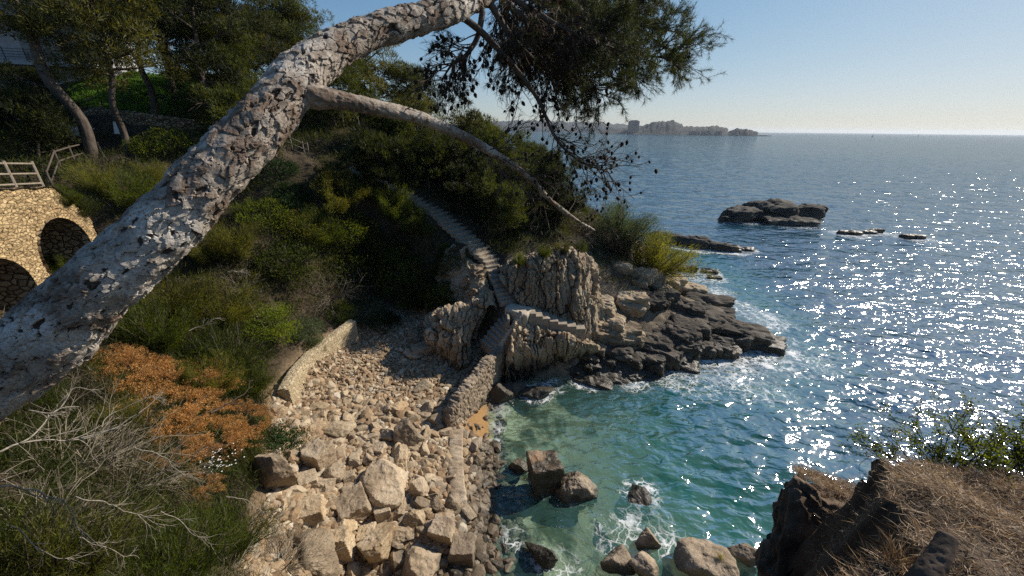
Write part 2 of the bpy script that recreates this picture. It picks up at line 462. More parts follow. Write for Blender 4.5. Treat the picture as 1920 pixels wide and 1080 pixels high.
def mat_sea():
    g = G('sea_water'); p = g.pos()
    d = g.attr('depth'); fo = g.attr('foam'); R = g.attr('chop')
    ca = g.map(d, .6, 5.5)
    body = g.ramp(ca, [(0, (.085, .2, .16)), (.4, (.018, .145, .125)), (.75, (.010, .085, .092)), (1, (.008, .045, .072))])
    # ripples: three sets of wavelets, all real-sized
    w1 = g.noise(g.scaled(p, (.52, .98, .5), (0, 0, .45)), 1.0, 1, .35, .4)
    w2 = g.noise(g.scaled(p, (1.3, 2.3, 1), (0, 0, -.25)), 1.0, 2, .4, .5)
    w3 = g.noise(g.scaled(p, (4.6, 6.5, 1), (0, 0, .9)), 1.0, 1, .35, .3)
    w0 = g.noise(g.scaled(p, (.10, .21, .5), (0, 0, .3)), 1.0, 1, .4, .3)
    b0 = g.bump(w0, 1.0, .75)
    b1 = g.bump(w1, 1.0, .35, b0)
    b2 = g.bump(w2, 1.0, .145, b1)
    b3 = g.bump(w3, .8, .016, b2)
    # the sheltered cove carries fine ripples, the open water broader smoother swell
    for b_, r0, r1 in ((b1, 110, 500), (b2, 30, 125), (b3, 10, 34)):
        g.l(g.map(R, r0, r1, 1.0, .0), b_.node.inputs['Strength'])
    calm = g.map(d, .4, 5, .16, 1)
    for b_ in (b0, b1):
        k_ = b_.node.inputs['Strength']
        src = k_.links[0].from_socket if k_.is_linked else 1.0
        g.l(g.math('MULTIPLY', calm, src), k_)
    tr = g.n('ShaderNodeBsdfTransparent'); tr.inputs[0].default_value = (.78, .95, .91, 1)
    df = g.n('ShaderNodeBsdfDiffuse'); g.l(body, df.inputs[0]); g.l(b2, df.inputs['Normal'])
    # opacity of the water column grows with its depth
    op = g.math('SUBTRACT', 1.0, g.math('POWER', 2.718, g.math('MULTIPLY', d, -.36)))
    m1 = g.n('ShaderNodeMixShader'); g.l(op, m1.inputs[0]); g.l(tr.outputs[0], m1.inputs[1]); g.l(df.outputs[0], m1.inputs[2])
    gl = g.n('ShaderNodeBsdfGlossy'); gl.inputs['Roughness'].default_value = .06; g.l(b3, gl.inputs['Normal'])
    gl.inputs[0].default_value = (.84, .88, .92, 1)
    fr = g.n('ShaderNodeFresnel'); fr.inputs[0].default_value = 1.33; g.l(b3, fr.inputs['Normal'])
    fcap = g.math('DIVIDE', fr.outputs[0], g.math('MULTIPLY_ADD', fr.outputs[0], 1.2, 1.0))      # facets of a rough sea never reflect at full grazing angle
    m2 = g.n('ShaderNodeMixShader'); g.l(fcap, m2.inputs[0]); g.l(m1.outputs[0], m2.inputs[1]); g.l(gl.outputs[0], m2.inputs[2])
    # foam: torn white lace where the swell breaks on rock
    q = g.n('ShaderNodeVectorMath', operation='ADD')
    wv = g.n('ShaderNodeVectorMath', operation='SCALE'); g.l(g.noise(p, 1.2, 4, out='Color'), wv.inputs[0]); wv.inputs['Scale'].default_value = 1.3
    g.l(p, q.inputs[0]); g.l(wv.outputs[0], q.inputs[1])
    lace = g.voro(g.scaled(q.outputs[0], (1, 1, .2)), 1.9, 'DISTANCE_TO_EDGE')
    lace2 = g.voro(g.scaled(q.outputs[0], (1, 1, .2)), 5.5, 'DISTANCE_TO_EDGE')
    l1 = g.math('MAXIMUM', g.map(lace, .0, .16, 1, 0), g.math('MULTIPLY', g.map(lace2, .0, .2, 1, 0), .8))
    thr = g.math('SUBTRACT', 1.0, fo)
    mask = g.map(g.math('SUBTRACT', g.math('ADD', g.math('MULTIPLY', l1, .5), g.math('MULTIPLY', g.noise(p, 2.3, 5, .65), .75)), thr), .0, .35)
    mask = g.math('MULTIPLY', mask, g.math('MULTIPLY', g.map(fo, .02, .2), g.map(g.noise(p, .55, 3), .38, .6, .25, 1)))
    fd = g.n('ShaderNodeBsdfDiffuse'); fd.inputs[0].default_value = (.78, .8, .8, 1); g.l(b2, fd.inputs['Normal'])
    m3 = g.n('ShaderNodeMixShader'); g.l(g.math('MULTIPLY', mask, .9), m3.inputs[0]); g.l(m2.outputs[0], m3.inputs[1]); g.l(fd.outputs[0], m3.inputs[2])
    return g.surf(m3.outputs[0])
M['sea'] = mat_sea()
# ------------------------------------------------------------------ camera, light, sky
cd = bpy.data.cameras.new('camera'); cam = bpy.data.objects.new('camera', cd); COL.objects.link(cam)
cd.sensor_width = 36; cd.lens = 13.0; cd.clip_start = .05; cd.clip_end = 40000
cam.matrix_world = Matrix.Translation((0, 0, H)) @ Matrix(_R.tolist()).to_4x4()
SC.camera = cam
SUN_AZ, SUN_EL = 61.5, 35.0        # azimuth clockwise from +Y
sd = np.array([math.sin(RAD(SUN_AZ)) * math.cos(RAD(SUN_EL)), math.cos(RAD(SUN_AZ)) * math.cos(RAD(SUN_EL)), math.sin(RAD(SUN_EL))])
sl = bpy.data.lights.new('sun', 'SUN'); so = bpy.data.objects.new('sun', sl); COL.objects.link(so)
sl.energy = 5.0; sl.angle = RAD(.53); sl.color = (1, .91, .78)
so.rotation_euler = Vector(-sd).to_track_quat('-Z', 'Y').to_euler()
so.location = (30, 20, 40)
w = bpy.data.worlds.new('World'); SC.world = w; w.use_nodes = True
nt = w.node_tree; nt.nodes.clear()
sky = nt.nodes.new('ShaderNodeTexSky'); sky.sky_type = 'NISHITA'; sky.sun_disc = False
sky.sun_elevation = RAD(SUN_EL); sky.sun_rotation = RAD(SUN_AZ)
sky.air_density = 1.0; sky.dust_density = 0.35; sky.ozone_density = 2.0; sky.altitude = 10
bg = nt.nodes.new('ShaderNodeBackground'); bg.inputs[1].default_value = .125
wo = nt.nodes.new('ShaderNodeOutputWorld')
# the sky's colour, a little cooler towards the horizon than the model's, its glare softened as thin haze softens it
hs_ = nt.nodes.new('ShaderNodeMix'); hs_.data_type = 'RGBA'; hs_.blend_type = 'MULTIPLY'; hs_.inputs[0].default_value = 1
hs_.inputs[7].default_value = (.88, .99, 1.2, 1)
hv = nt.nodes.new('ShaderNodeHueSaturation'); hv.inputs['Saturation'].default_value = 1.22
nt.links.new(sky.outputs[0], hv.inputs['Color']); nt.links.new(hv.outputs[0], hs_.inputs[6])
den = nt.nodes.new('ShaderNodeVectorMath'); den.operation = 'MULTIPLY_ADD'; den.inputs[1].default_value = (.13,) * 3; den.inputs[2].default_value = (1, 1, 1)
dv_ = nt.nodes.new('ShaderNodeVectorMath'); dv_.operation = 'DIVIDE'
nt.links.new(hs_.outputs[2], den.inputs[0]); nt.links.new(hs_.outputs[2], dv_.inputs[0]); nt.links.new(den.outputs[0], dv_.inputs[1])
nt.links.new(dv_.outputs[0], bg.inputs[0]); nt.links.new(bg.outputs[0], wo.inputs[0])
vs = SC.view_settings; vs.view_transform = 'Standard'; vs.look = 'None'; vs.gamma = 1; vs.exposure = .33
SC.cycles.use_denoising = False
SC.cycles.sample_clamp_indirect = 3
SC.cycles.max_bounces = 6; SC.cycles.transparent_max_bounces = 8; SC.cycles.diffuse_bounces = 3
SC.cycles.caustics_reflective = False; SC.cycles.caustics_refractive = False

# ------------------------------------------------------------------ terrain
STAIR_UP = [PZ(958, 566, 4.25), PZ(945, 530, 5.1), PZ(927, 492, 5.9), PZ(884, 452, 6.9), PZ(822, 398, 8.3), PZ(752, 352, 9.9), PZ(655, 312, 11.5)]
LAND = PZ(968, 576, 4.2)
LOW_END = PZ(912, 648, 2.3)
R_END = PZ(1095, 612, 3.0)
ctl = []
def cp(*a): ctl.extend(a)
# beach
cp((-9.5,20,1.9),(-6,21,1.9),(-7,23.3,2.1),(-3.6,19.5,1.5),(-10,14,1.8),(-6,14,1.3),(-3.6,14,1.0),(-5.4,10.2,1.2),(-3,9,.8),(-6,7,1.5),(-1.9,7.5,.1),
   (-2.2,16,.55),(-1.3,16,.03),(-.6,18.3,.25),(-.6,10,-.1),(.5,7,-.3),(-1.5,13,.3),(-.5,13.5,-.3),(-4,6,.6),(-8.6,20.7,2.0),(-8.2,22.2,2.1))
# under water
cp((1,15,-.6),(.2,11,-.5),(2,12,-.9),(3,9,-.9),(5,15,-1.9),(6,10,-2.2),(10,17,-3.2),(12,12,-3.6),(20,15,-5),(30,25,-7),(30,0,-6),(45,45,-8),(26,40,-4),(2,17.5,-.6),
   (6,18,-1),(.2,5.6,-.1),(3,6.5,-.4),(30,60,-8),(50,20,-9),(50,75,-9),(12,5.5,-1.5),(20,-5,-4))
# headland
cp((1.5,18.5,-.3),(4,19.0,-.2),(-.2,18.9,.1),(2.6,19.1,.2),(8,19.8,.2),(12,20.8,.1),(17,22.3,-.1),(17.5,25,-.2),(16,29.5,-.2),(18,36,-.5),(17,45,-.5),(12,52,-.5),(0,62,-.5),(-10,75,-.5))
cp((1,19.9,2.6),(3.2,19.9,2.0),(4.4,20.3,1.8),(.6,20.6,3.9),(2.2,20.7,3.2),(2.6,22.7,5.8),(5,23.2,5.0),(5.2,21.6,2.4),(8.2,23.6,3.8),(8,21.6,2.0),(11,24.2,2.7),(11.5,22.2,1.3),(14.5,25.2,1.4),(14,23,.8),
   (2.0,26,7.0),(5.5,27,6.9),(9.5,28,5.2),(13,28.5,2.5),(0,30,9.0),(5,34,8.2),(10,34,5),(15,33,1),(0,38,9.5),(8,42,5),(14,42,1),(-4,46,9.5),(4,52,3),(-10,40,12.5),(-12,60,5))
cp((-.3,22.6,6.0),(-2.4,21.3,4.2),(-3.6,21.3,2.4),(-1.6,19.8,2.4),(-2.6,20.2,2.0))
for k_, q in enumerate(STAIR_UP):
    cp((q[0], q[1], q[2] - .25))
    if k_ > 2: cp((q[0] - .75, q[1] - .95, q[2] - .35), (q[0] + .7, q[1] + .95, q[2] + .25))
cp(tuple(LAND - (0, 0, .3)))
# slope behind the beach and the wooded bank
cp((-4,23,3.6),(-5.2,24,4.4),(-7.5,24.6,3.0),(-9.5,23.5,3.0),(-8,26.4,6.0),(-10.5,26,5.8),(-10.5,29,10),(-13,28,10.6),(-15,27.4,11.9),(-17.5,27,12.4),(-13,24.5,8.2),(-11.4,21.4,4.6),(-13,21,6.4))
cp((-11.7,14.5,3.5),(-11.2,20,3.4),(-12.4,17,4.8),(-14.5,17.5,6.0),(-17.5,17,6.8),(-15,21.5,8.2),(-16.5,15.3,6.4),(-14.5,13,6.6),(-11.8,12,4.6),(-18,23,9.6),(-19,11.5,7.6))
cp((-12.5,9,6.6),(-9.6,10.2,3.4),(-10.4,8.6,5.4),(-8.3,7.4,4.2),(-9,5.4,7.2),(-7,4.6,7.0),(-6.6,6.1,4.0),(-5.2,4.4,5.4),(-5.6,2.6,8.3),(-4.4,3.0,7.6),(-4,1.6,9.8),(-7.5,3,9),(-10.5,4,9.6),(-14,5,10.5),(-3.4,.6,11.6),(-6,.5,11.4),(-12,0,12.5),(-20,5,12.5),(-30,0,14))
# terraces, path and lawn on the left; ground raised behind the arches to darken them
cp((-20.8,15.9,6.6),(-22.2,15.6,6.8),(-19.3,14.8,6.6),(-18.6,13.2,6.4),(-23.3,12.3,11.2),(-24.7,16.6,11.3),(-24.2,14.4,11.3),(-21.9,19.9,11.2),(-23.4,19.6,11.4),(-26,12,11.0),(-20.6,18.3,9.5),(-22,24,11.8),(-20,28,12.3),(-24,27,12.5),(-27,24,12.1),(-30,16,12.3),(-27.5,28.6,12.1),(-19,31,12.9),(-14,33,13.2),(-31,32.5,15.0),(-29,33.5,15.2),(-22,34,14.6),(-33,37,17.4),(-27,38,17.2),(-22,39,16.8),(-17,38,15.6),(-36,28,12.9),(-36,37.5,17.2),(-41,31,13.2),(-40,40,18.4),(-28,44,18),(-16,48,15),(-40,15,14.5),(-50,0,15),(-60,30,17.5),(-50,60,18),(-25,65,16))
# below the viewpoint
cp((0,-2,11.5),(0,.4,10.2),(-1.6,1.0,10.6),(0,1.2,8.6),(0,2.6,5.6),(0,4.2,1.4),(-2,3,7),(-2.4,4.6,3.0),(1.5,.2,10.4),(3,1,9.4),(3,2.4,6),(3,3.6,1.5),(4.5,4.6,-.2),(5.5,2.4,5),(5,.5,9.4),(8,.8,6),(7,3.8,0),(9,-3,11),(3,-3,12),(11,2,-.5),(14,-4,3),(-2,-6,13.5),(-12,-6,14),(10,-8,12))
ctl = np.array([c[:3] for c in ctl], float)
def _rbf():
    d = np.linalg.norm(ctl[:, None, :2] - ctl[None, :, :2], axis=2)
    n = len(ctl); A = np.zeros((n + 3, n + 3)); A[:n, :n] = -np.sqrt(d * d + .16)
    A[:n, n] = 1; A[:n, n+1:] = ctl[:, :2]; A[n:, :n] = A[:n, n:].T
    return np.linalg.solve(A, np.concatenate([ctl[:, 2], [0, 0, 0]]))
_W = _rbf()
def gz0(x, y):
    x = np.atleast_1d(np.asarray(x, float)); y = np.atleast_1d(np.asarray(y, float)); out = np.empty(len(x))
    for s in range(0, len(x), 20000):
        e = slice(s, s + 20000)
        d2 = (x[e, None] - ctl[:, 0]) ** 2 + (y[e, None] - ctl[:, 1]) ** 2
        out[e] = -np.sqrt(d2 + .16) @ _W[:-3] + _W[-3] + _W[-2] * x[e] + _W[-1] * y[e]
    return out
BEACH = np.array([(-10.5,20.8),(-9,23.2),(-6.5,23.9),(-4.5,21.6),(-2.8,20.2),(-1.2,18.9),(-.2,18.6),(-.6,16),(-.2,13),(.6,10),(1.5,6.5),(.8,4.5),(-6.2,4.8),(-7.9,8.5),(-9.2,11),(-11,13.6)])
def inside(poly, x, y):
    c = np.zeros(len(x), bool); j = len(poly) - 1
    for i in range(len(poly)):
        xi, yi = poly[i]; xj, yj = poly[j]
        c ^= ((yi > y) != (yj > y)) & (x < (xj - xi) * (y - yi) / (yj - yi + 1e-12) + xi); j = i
    return c
def pdist(poly, x, y, closed=True):
    d = np.full(len(x), 1e9); n = len(poly)
    for i in range(n if closed else n - 1):
        a = np.array(poly[i][:2]); b = np.array(poly[(i + 1) % n][:2]); ab = b - a
        t = np.clip(((x - a[0]) * ab[0] + (y - a[1]) * ab[1]) / (ab @ ab + 1e-12), 0, 1)
        d = np.minimum(d, np.hypot(x - a[0] - t * ab[0], y - a[1] - t * ab[1]))
    return d
def beachness(x, y):
    ins = inside(BEACH, x, y); d = pdist(BEACH, x, y)
    return np.where(ins, 1.0, sstep(.6, 0, d))
def stairdist(x, y):
    return pdist([q[:2] for q in STAIR_UP], x, y, False)
def gz(x, y):
    x = np.atleast_1d(np.asarray(x, float)); y = np.atleast_1d(np.asarray(y, float))
    z = gz0(x, y); b = beachness(x, y)
    p = np.stack([x, y, np.zeros_like(x)], 1)
    far = np.clip(stairdist(x, y) - .9, 0, 1)
    am = (.1 + .25 * (1 - b)) * np.clip(far, .05, 1) * sstep(-2.5, .5, z + 1)
    return z + fbm(p * .55, 4) * am + fbm(p * 2.3 + 40, 3) * am * .3
def axis(a, b, lo, hi, fine, coarse):
    # fine spacing between lo and hi, coarse outside
    return np.unique(np.concatenate([np.arange(a, lo, coarse), np.arange(lo, hi, fine), np.arange(hi, b + coarse, coarse)]))
gx = axis(-75, 60, -24, 19, .2, .9); gy = axis(-10, 85, 0, 32, .2, .9)
XX, YY = np.meshgrid(gx, gy); xx, yy = XX.ravel(), YY.ravel()
mb = MB()
SANDP = [PZ(880, 750, .3)[:2], PZ(930, 770, 0)[:2], PZ(925, 830, 0)[:2], PZ(872, 820, .3)[:2]]
mb.add(np.stack([xx, yy, gz(xx, yy)], 1), grid_faces(len(gy), len(gx)), beach=beachness(xx, yy), sand=sstep(-.45, .25, np.where(inside(np.array(SANDP), xx, yy), 1, -1) * pdist(SANDP, xx, yy) + .3 * fbm(np.stack([xx, yy, xx * 0], 1) * 1.3, 4)), rocky=sstep(.5, 1.5, pdist(np.array([(-1, 19), (0, 24), (14, 30), (20, 24), (17, 20), (4, 18)]), xx, yy) * np.where(inside(np.array([(-1, 19), (0, 24), (14, 30), (20, 24), (17, 20), (4, 18)]), xx, yy), 1, -1) + 1.0))
tag(mb.build('terrain', M['ground'], smooth=True), kind='structure')
# ------------------------------------------------------------------ rocks that stand in the sea (their outlines also draw the foam)
FOAM = []      # (x, y, radius, strength)
def at_sea(px, py): return PZ(px, py, 0)

def build_sea():
    rr = np.concatenate([np.linspace(3, 40, 230), 40 * (9000 / 40) ** np.linspace(0.004, 1, 330), [11000, 14000]])
    aa = np.radians(np.linspace(-100, 118, 760))
    X = np.outer(rr, np.sin(aa)).ravel(); Y = np.outer(rr, np.cos(aa)).ravel()
    R = np.repeat(rr, len(aa))
    dep = np.full(len(X), 12.0)
    near = (X > -70) & (X < 55) & (Y > -8) & (Y < 80)
    dep[near] = np.clip(-gz0(X[near], Y[near]), 0, 12)
    fo = np.zeros(len(X))
    nr = np.where((R < 95))[0]
    for fx, fy, fr, fs in FOAM:
        d = np.hypot(X[nr] - fx, Y[nr] - fy)
        fo[nr] = np.maximum(fo[nr], fs * sstep(fr * 1.9, fr * .7, d))
    fo[near] = np.maximum(fo[near], .38 * sstep(.3, .0, dep[near]) * (Y[near] < 30))
    P = np.stack([X, Y, np.zeros_like(X)], 1)
    amp = sstep(1500, 60, R) * (.35 + .65 * sstep(0, 2.5, dep))
    k = np.stack([X * .16 + Y * .05, Y * .3 - X * .08, np.zeros_like(X)], 1)
    Z = fbm(k, 3) * .10 * amp + fbm(P * .9, 2) * .035 * amp * sstep(120, 30, R)
    mb = MB(); P[:, 2] = Z
    mb.add(P, grid_faces(len(rr), len(aa))[:, ::-1], depth=dep, foam=fo, chop=R)
    tag(mb.build('sea', M['sea'], smooth=True), kind='structure')
# ------------------------------------------------------------------ rock helpers
def place_rock(name, label, px, py, z, size, mat, seed, rz=0, tilt=(0, 0), sub=4, cat='boulder', group=None, sink=.3, smooth=None, foam=0, **kw):
    """one boulder: PX,PY is where its middle stands in plan at height Z"""
    V, F = rock(seed, sub, scale=np.array(size) / 2, **kw)
    R = eul(RAD(tilt[0]), RAD(tilt[1]), RAD(rz))
    V = V @ R.T
    c = PZ(px, py, z) if py is not None else np.array(px, float)
    mb = MB(); mb.add(V + c, F)
    o = mb.build(name, mat, smooth=False if smooth is None else smooth, loc=tuple(c))
    tag(o, label, cat, group)
    if foam: FOAM.append((c[0], c[1], max(size[0], size[1]) / 2 * .75, foam))
    return o

def loft(rows, nr, nc, amp=.3, freq=(1.8, .35, .8), axes=None, o=0.0, fine=.06, warp=.25):
    """a rock face through rows of points, fluted along its own strata"""
    R = np.array([catmull(r, nc) for r in rows])
    G_ = np.stack([catmull(R[:, c], nr) for c in range(nc)], 1)
    du = np.gradient(G_, axis=1); dv = np.gradient(G_, axis=0)
    N = norm(np.cross(du, dv)).reshape(-1, 3)
    P = G_.reshape(-1, 3)
    if axes is None: axes = np.eye(3)
    q = P @ np.asarray(axes).T
    q = q + warp * np.stack([noise(P * .7 + 5), noise(P * .7 + 25), noise(P * .7 + 45)], 1)
    q = q * np.asarray(freq) + o
    wq = q + .18 * np.stack([noise(P * 3.3 + 5), noise(P * 3.3 + 25), noise(P * 3.3 + 45)], 1)
    b1_ = worley(wq * (.62, .8, .8) + 3); b2_ = worley(wq * (1.5, 1.7, 1.6) + 13)
    t1 = (b1_[3] * (_cellr[b1_[2]][:, :3] - .5)).sum(1); t2 = (b2_[3] * (_cellr[b2_[2]][:, :3] - .5)).sum(1)
    h = (ridged(q, 2) - .55) * .35 + (_cellr[b1_[2]][:, 3] - .5) * 1.15 + t1 * 1.2 - sstep(.09, 0, b1_[1] - b1_[0]) * .75
    h = h + ((_cellr[b2_[2]][:, 3] - .5) * .3 + t2 * .45 - sstep(.08, 0, b2_[1] - b2_[0]) * .3)
    V = P + N * (h * amp)[:, None] + N * (fbm(P * 3.1 + o, 4) * fine)[:, None]
    return V, grid_faces(nr, nc)

def z3(*a): return [PZ(*q) for q in a]
def back(row, dx, dy, dz): return [p + np.array((dx, dy, dz)) for p in row]

# rock faces round the stairs
top = z3((938, 522, 5.5), (985, 505, 6.3), (1045, 490, 6.7), (1095, 492, 6.4), (1125, 520, 5.0))
bot = z3((972, 566, 4.35), (1000, 580, 3.9), (1050, 602, 3.3), (1100, 618, 2.7), (1135, 615, 2.3))
mid = [(a * .45 + b * .55) + np.array((0, -.15, 0)) for a, b in zip(top, bot)]
V, F = loft([back(bot, 0, .1, -.8), bot, mid, top, back(top, -.1, 1.3, .35), back(top, -.3, 3.2, -.6)], 150, 230, .34, (2.1, .7, .3), o=3)
mb = MB(); mb.add(V, F)
tag(mb.build('cliff', M['cliff']), 'tall fluted sunlit rock face right of the stone stairs', 'rock face')
top = z3((966, 603, 3.9), (985, 612, 3.5), (1030, 622, 3.2), (1075, 632, 2.9), (1115, 642, 2.2))
bot = z3((944, 722, .1), (985, 712, .0), (1030, 704, -.1), (1080, 690, -.1), (1135, 678, -.1))
mid = [(a * .5 + b * .5) + np.array((0, -.55, .45)) for a, b in zip(top, bot)]
V, F = loft([back(bot, 0, 0, -1), bot, mid, top, back(top, 0, 1.2, -.3), back(top, 0, 2.5, -1.5)], 150, 230, .34, (2.0, .7, .35), o=13)
mb = MB(); mb.add(V, F)
tag(mb.build('rock_bulge', M['cliff']), 'rounded ribbed rock bulge under the concrete steps, dark and wet at its foot', 'rock face')
top = z3((795, 615, 3.2), (822, 598, 3.6), (858, 585, 4.0), (888, 570, 4.5), (912, 562, 4.7))
bot = z3((800, 652, 1.8), (830, 668, 1.5), (856, 682, 1.4), (874, 678, 1.5), (886, 645, 2.3))
mid = [(a * .5 + b * .5) + np.array((-.05, -.35, .1)) for a, b in zip(top, bot)]
V, F = loft([back(bot, 0, 0, -.8), bot, mid, top, back(top, -.2, 1.2, -.1), back(top, -.4, 2.4, -.6)], 120, 150, .38, (1.5, .8, .35), o=23)
mb = MB(); mb.add(V, F)
tag(mb.build('rock_outcrop', M['cliff']), 'pale cracked rock outcrop left of the lower stairs above the pebbles', 'rock face')
# rock shoulder that carries the left edge of the upper stairs
sh = [np.array(STAIR_UP[k]) for k in (0, 1, 2, 3)]
edge = [q + np.array((-1.3, -.35, -.15)) for q in sh]
foot = [np.array((e[0] - .9, e[1] - .8, max(float(gz0(e[0] - .9, e[1] - .8)[0]) - .3, e[2] - 2.6))) for e in edge]
mid = [(a * .55 + b * .45) + np.array((-.25, -.25, .1)) for a, b in zip(edge, foot)]
V, F = loft([back(foot, .1, .1, -.6), foot, mid, edge, back(edge, .35, .15, -.35)][::1], 90, 130, .26, (1.4, .8, .5), o=33)
mb = MB(); mb.add(V, F)
tag(mb.build('rock_shoulder', M['cliff']), 'shaded rock shoulder carrying the left edge of the upper stairs', 'rock face')

# dark layered slabs of the point, from the steps out to its tip
SL = 'rock slabs of the headland shelf'
slabs = [  # px, py, z, (length, width, height), heading, tilt, label
 (1175, 575, 2.2, (6.0, 2.0, 1.9), -8, (16, 6), 'thick dark slab just seaward of the foot of the concrete steps'),
 (1285, 592, 1.5, (7.0, 2.0, 1.6), -10, (18, 5), 'long flat topped slab midway along the headland point'),
 (1375, 622, .8, (6.0, 1.9, 1.5), -14, (14, 4), 'tapering dark slab near the tip of the headland point'),
 (1425, 642, .25, (3.6, 1.9, 1.3), -20, (10, 5), 'blunt wave-washed slab forming the very tip of the point'),
 (1205, 622, 1.2, (5.4, 1.8, 1.9), -12, (20, 6), 'tilted black slab below the long flat topped one'),
 (1285, 650, .4, (4.6, 1.6, 1.3), -16, (14, 4), 'low black slab with surf breaking along its seaward side'),
 (1148, 612, 1.3, (2.6, 1.8, 2.1), -20, (10, 0), 'square dark block at the end of the steps'),
 (1185, 672, .3, (4.4, 1.7, 1.5), -24, (16, 8), 'black slab dipping into the cove below the ribbed bulge'),
 (1270, 684, .05, (3.0, 1.3, .9), -18, (10, 4), 'small black slab awash in front of the headland'),
 (1120, 668, .5, (3.0, 1.5, 1.2), -30, (18, 8), 'grooved slab leaning on the seaward end of the ribbed bulge'),
 (1095, 697, .1, (3.2, 1.5, .9), -28, (14, 6), 'grooved grey slab awash at the edge of the cove'),
 (1320, 566, 1.1, (5.0, 1.4, 1.1), -6, (12, 3), 'slender slab on the far side of the headland point'),
]
for k, (px, py, z, s, rz, tl, lab) in enumerate(slabs):
    place_rock('rock_slab', lab, px, py, z, tuple(np.array(s) * (1.15, 1.3, 1.25)), M['wet'], 300 + k, rz, tl, 5, 'rock slab', SL, rough=.16, freq=1.7, box=1, sharp=14, stri=.16, sfreq=4.5, foam=.0, smooth=True)
blocks = [
 (1128, 548, 3.3, (2.6, 2.0, 1.9), 20, 'pale squared block against the seaward end of the fluted face'),
 (1165, 525, 3.6, (3.0, 2.2, 1.7), -10, 'broad pale block under the trailing bush'),
 (1215, 545, 2.6, (3.4, 1.8, 1.5), -12, 'long buff block above the dark slabs'),
 (1255, 528, 2.3, (3.0, 1.8, 1.4), 10, 'buff block below the bush at the headland tip'),
 (1185, 552, 2.9, (2.2, 1.6, 1.4), -25, 'cracked buff block between two larger pale ones'),
 (1295, 545, 1.6, (3.0, 1.5, 1.2), -8, 'low buff ledge on the seaward shoulder of the headland'),
 (1112, 512, 4.6, (1.0, .9, .8), 0, 'small round pale boulder perched beside the fluted face'),
 (1118, 585, 2.5, (1.9, 1.3, 1.5), 35, 'upright grey block beside the lowest concrete step'),
 (1235, 498, 3.0, (2.6, 1.6, 1.1), 0, 'brown block half hidden by the trailing bush'),
]
for k, (px, py, z, s, rz, lab) in enumerate(blocks):
    place_rock('rock_block', lab, px, py, z, tuple(np.array(s) * 1.25), M['cliff'], 340 + k, rz, (8, 5), 5, 'rock', 'pale blocks of the headland', rough=.13, freq=2, box=1, sharp=14, stri=.1, sfreq=4, smooth=True)
rng = np.random.RandomState(4)
n = 0
while n < 135:       # broken rock between the larger slabs
    px, py = rng.uniform(1110, 1440), rng.uniform(500, 690)
    if n > 104: px, py = rng.uniform(1100, 1200), rng.uniform(515, 605)
    if py < 500 + (px - 1110) * .36 - 20 or py > 700 - (px - 1110) * .1: continue
    z = .4
    for _ in range(6):
        c = PZ(px, py, z); z = float(gz0(c[0], c[1])[0])
    if z < -.5: continue
    s = rng.uniform(.8, 2.3)
    lit = py < 560 and px < 1290  # sunlit zone takes the pale rock, the rest the shade-darkened shore rock
    place_rock('broken_rock', 'buff broken rock wedged among the pale blocks of the headland' if lit else 'black broken rock wedged among the dark slabs of the headland shelf',
               (c[0], c[1], z + .15), None, 0, (s * 1.5, s * .8, s * .75), M['cliff'] if lit else M['wet'], 400 + n, rng.uniform(-40, 10), (rng.uniform(0, 25), rng.uniform(-8, 10)), 4,
               'rock', 'buff broken rocks' if lit else 'black broken rocks', rough=.13, box=1, sharp=16, stri=.1)
    n += 1
for px, py, r, s in [(1455, 660, 1.5, .6), (1400, 675, 1.5, .6), (1335, 688, 1.8, .62), (1260, 702, 1.4, .55), (1180, 708, 1.2, .55), (1100, 712, 1.0, .6), (1040, 724, .7, .55), (1440, 600, 1.6, .55), (1380, 575, 1.6, .5), (1340, 545, 1.5, .5), (1310, 520, 1.4, .5), (1480, 665, 2.6, .42), (1390, 705, 2.4, .42), (1300, 715, 1.6, .4),
                     (938, 770, .45, .75), (930, 800, .4, .68), (924, 832, .35, .62), (1205, 930, .7, .58), (1195, 985, .7, .5), (1230, 1000, .8, .48), (1050, 1060, .6, .42), (960, 1010, .5, .4), (1150, 1010, .8, .38)]:
    c = at_sea(px, py); FOAM.append((c[0], c[1], r, s * .86))

def multi_rock(name, label, cat, mat, lumps, base, group=None, foam=.75, fr=.62):
    """one weathered mass of several fused humps"""
    mb = MB()
    for k, (dx, dy, dz, s, seed, rz, tl) in enumerate(lumps):
        V, F = rock(seed, 5, scale=np.array(s) / 2, rough=.17, freq=1.6, sharp=10, box=1, stri=.14, sfreq=3.5)
        V = V @ eul(RAD(tl), 0, RAD(rz)).T
        mb.add(V + base + np.array((dx, dy, dz)), F)
        if foam: FOAM.append((base[0] + dx, base[1] + dy - s[1] * .1, max(s[0] * .5, s[1]) * fr, foam))
    return tag(mb.build(name, mat, smooth=True, loc=tuple(base)), label, cat, group)
b = at_sea(1455, 415)
multi_rock('rock_islet', 'large dark humped rock islet standing alone off the headland', 'islet', M['islet'],
  [(-5.5, 1, .6, (9, 6, 4.0), 51, 12, 8), (0, 2, 1.1, (10, 7, 4.6), 52, -8, 6), (4.5, 1.5, 1.0, (9, 6, 4.2), 53, -14, -5), (8, 3.5, 1.2, (6, 4, 3.2), 54, -10, 0), (1, -2.0, .1, (13, 4, 2.6), 55, -10, 8), (-8, 0, .0, (5, 4, 2.2), 56, 0, 0)], b, foam=.4, fr=.5)
b = at_sea(1300, 462)
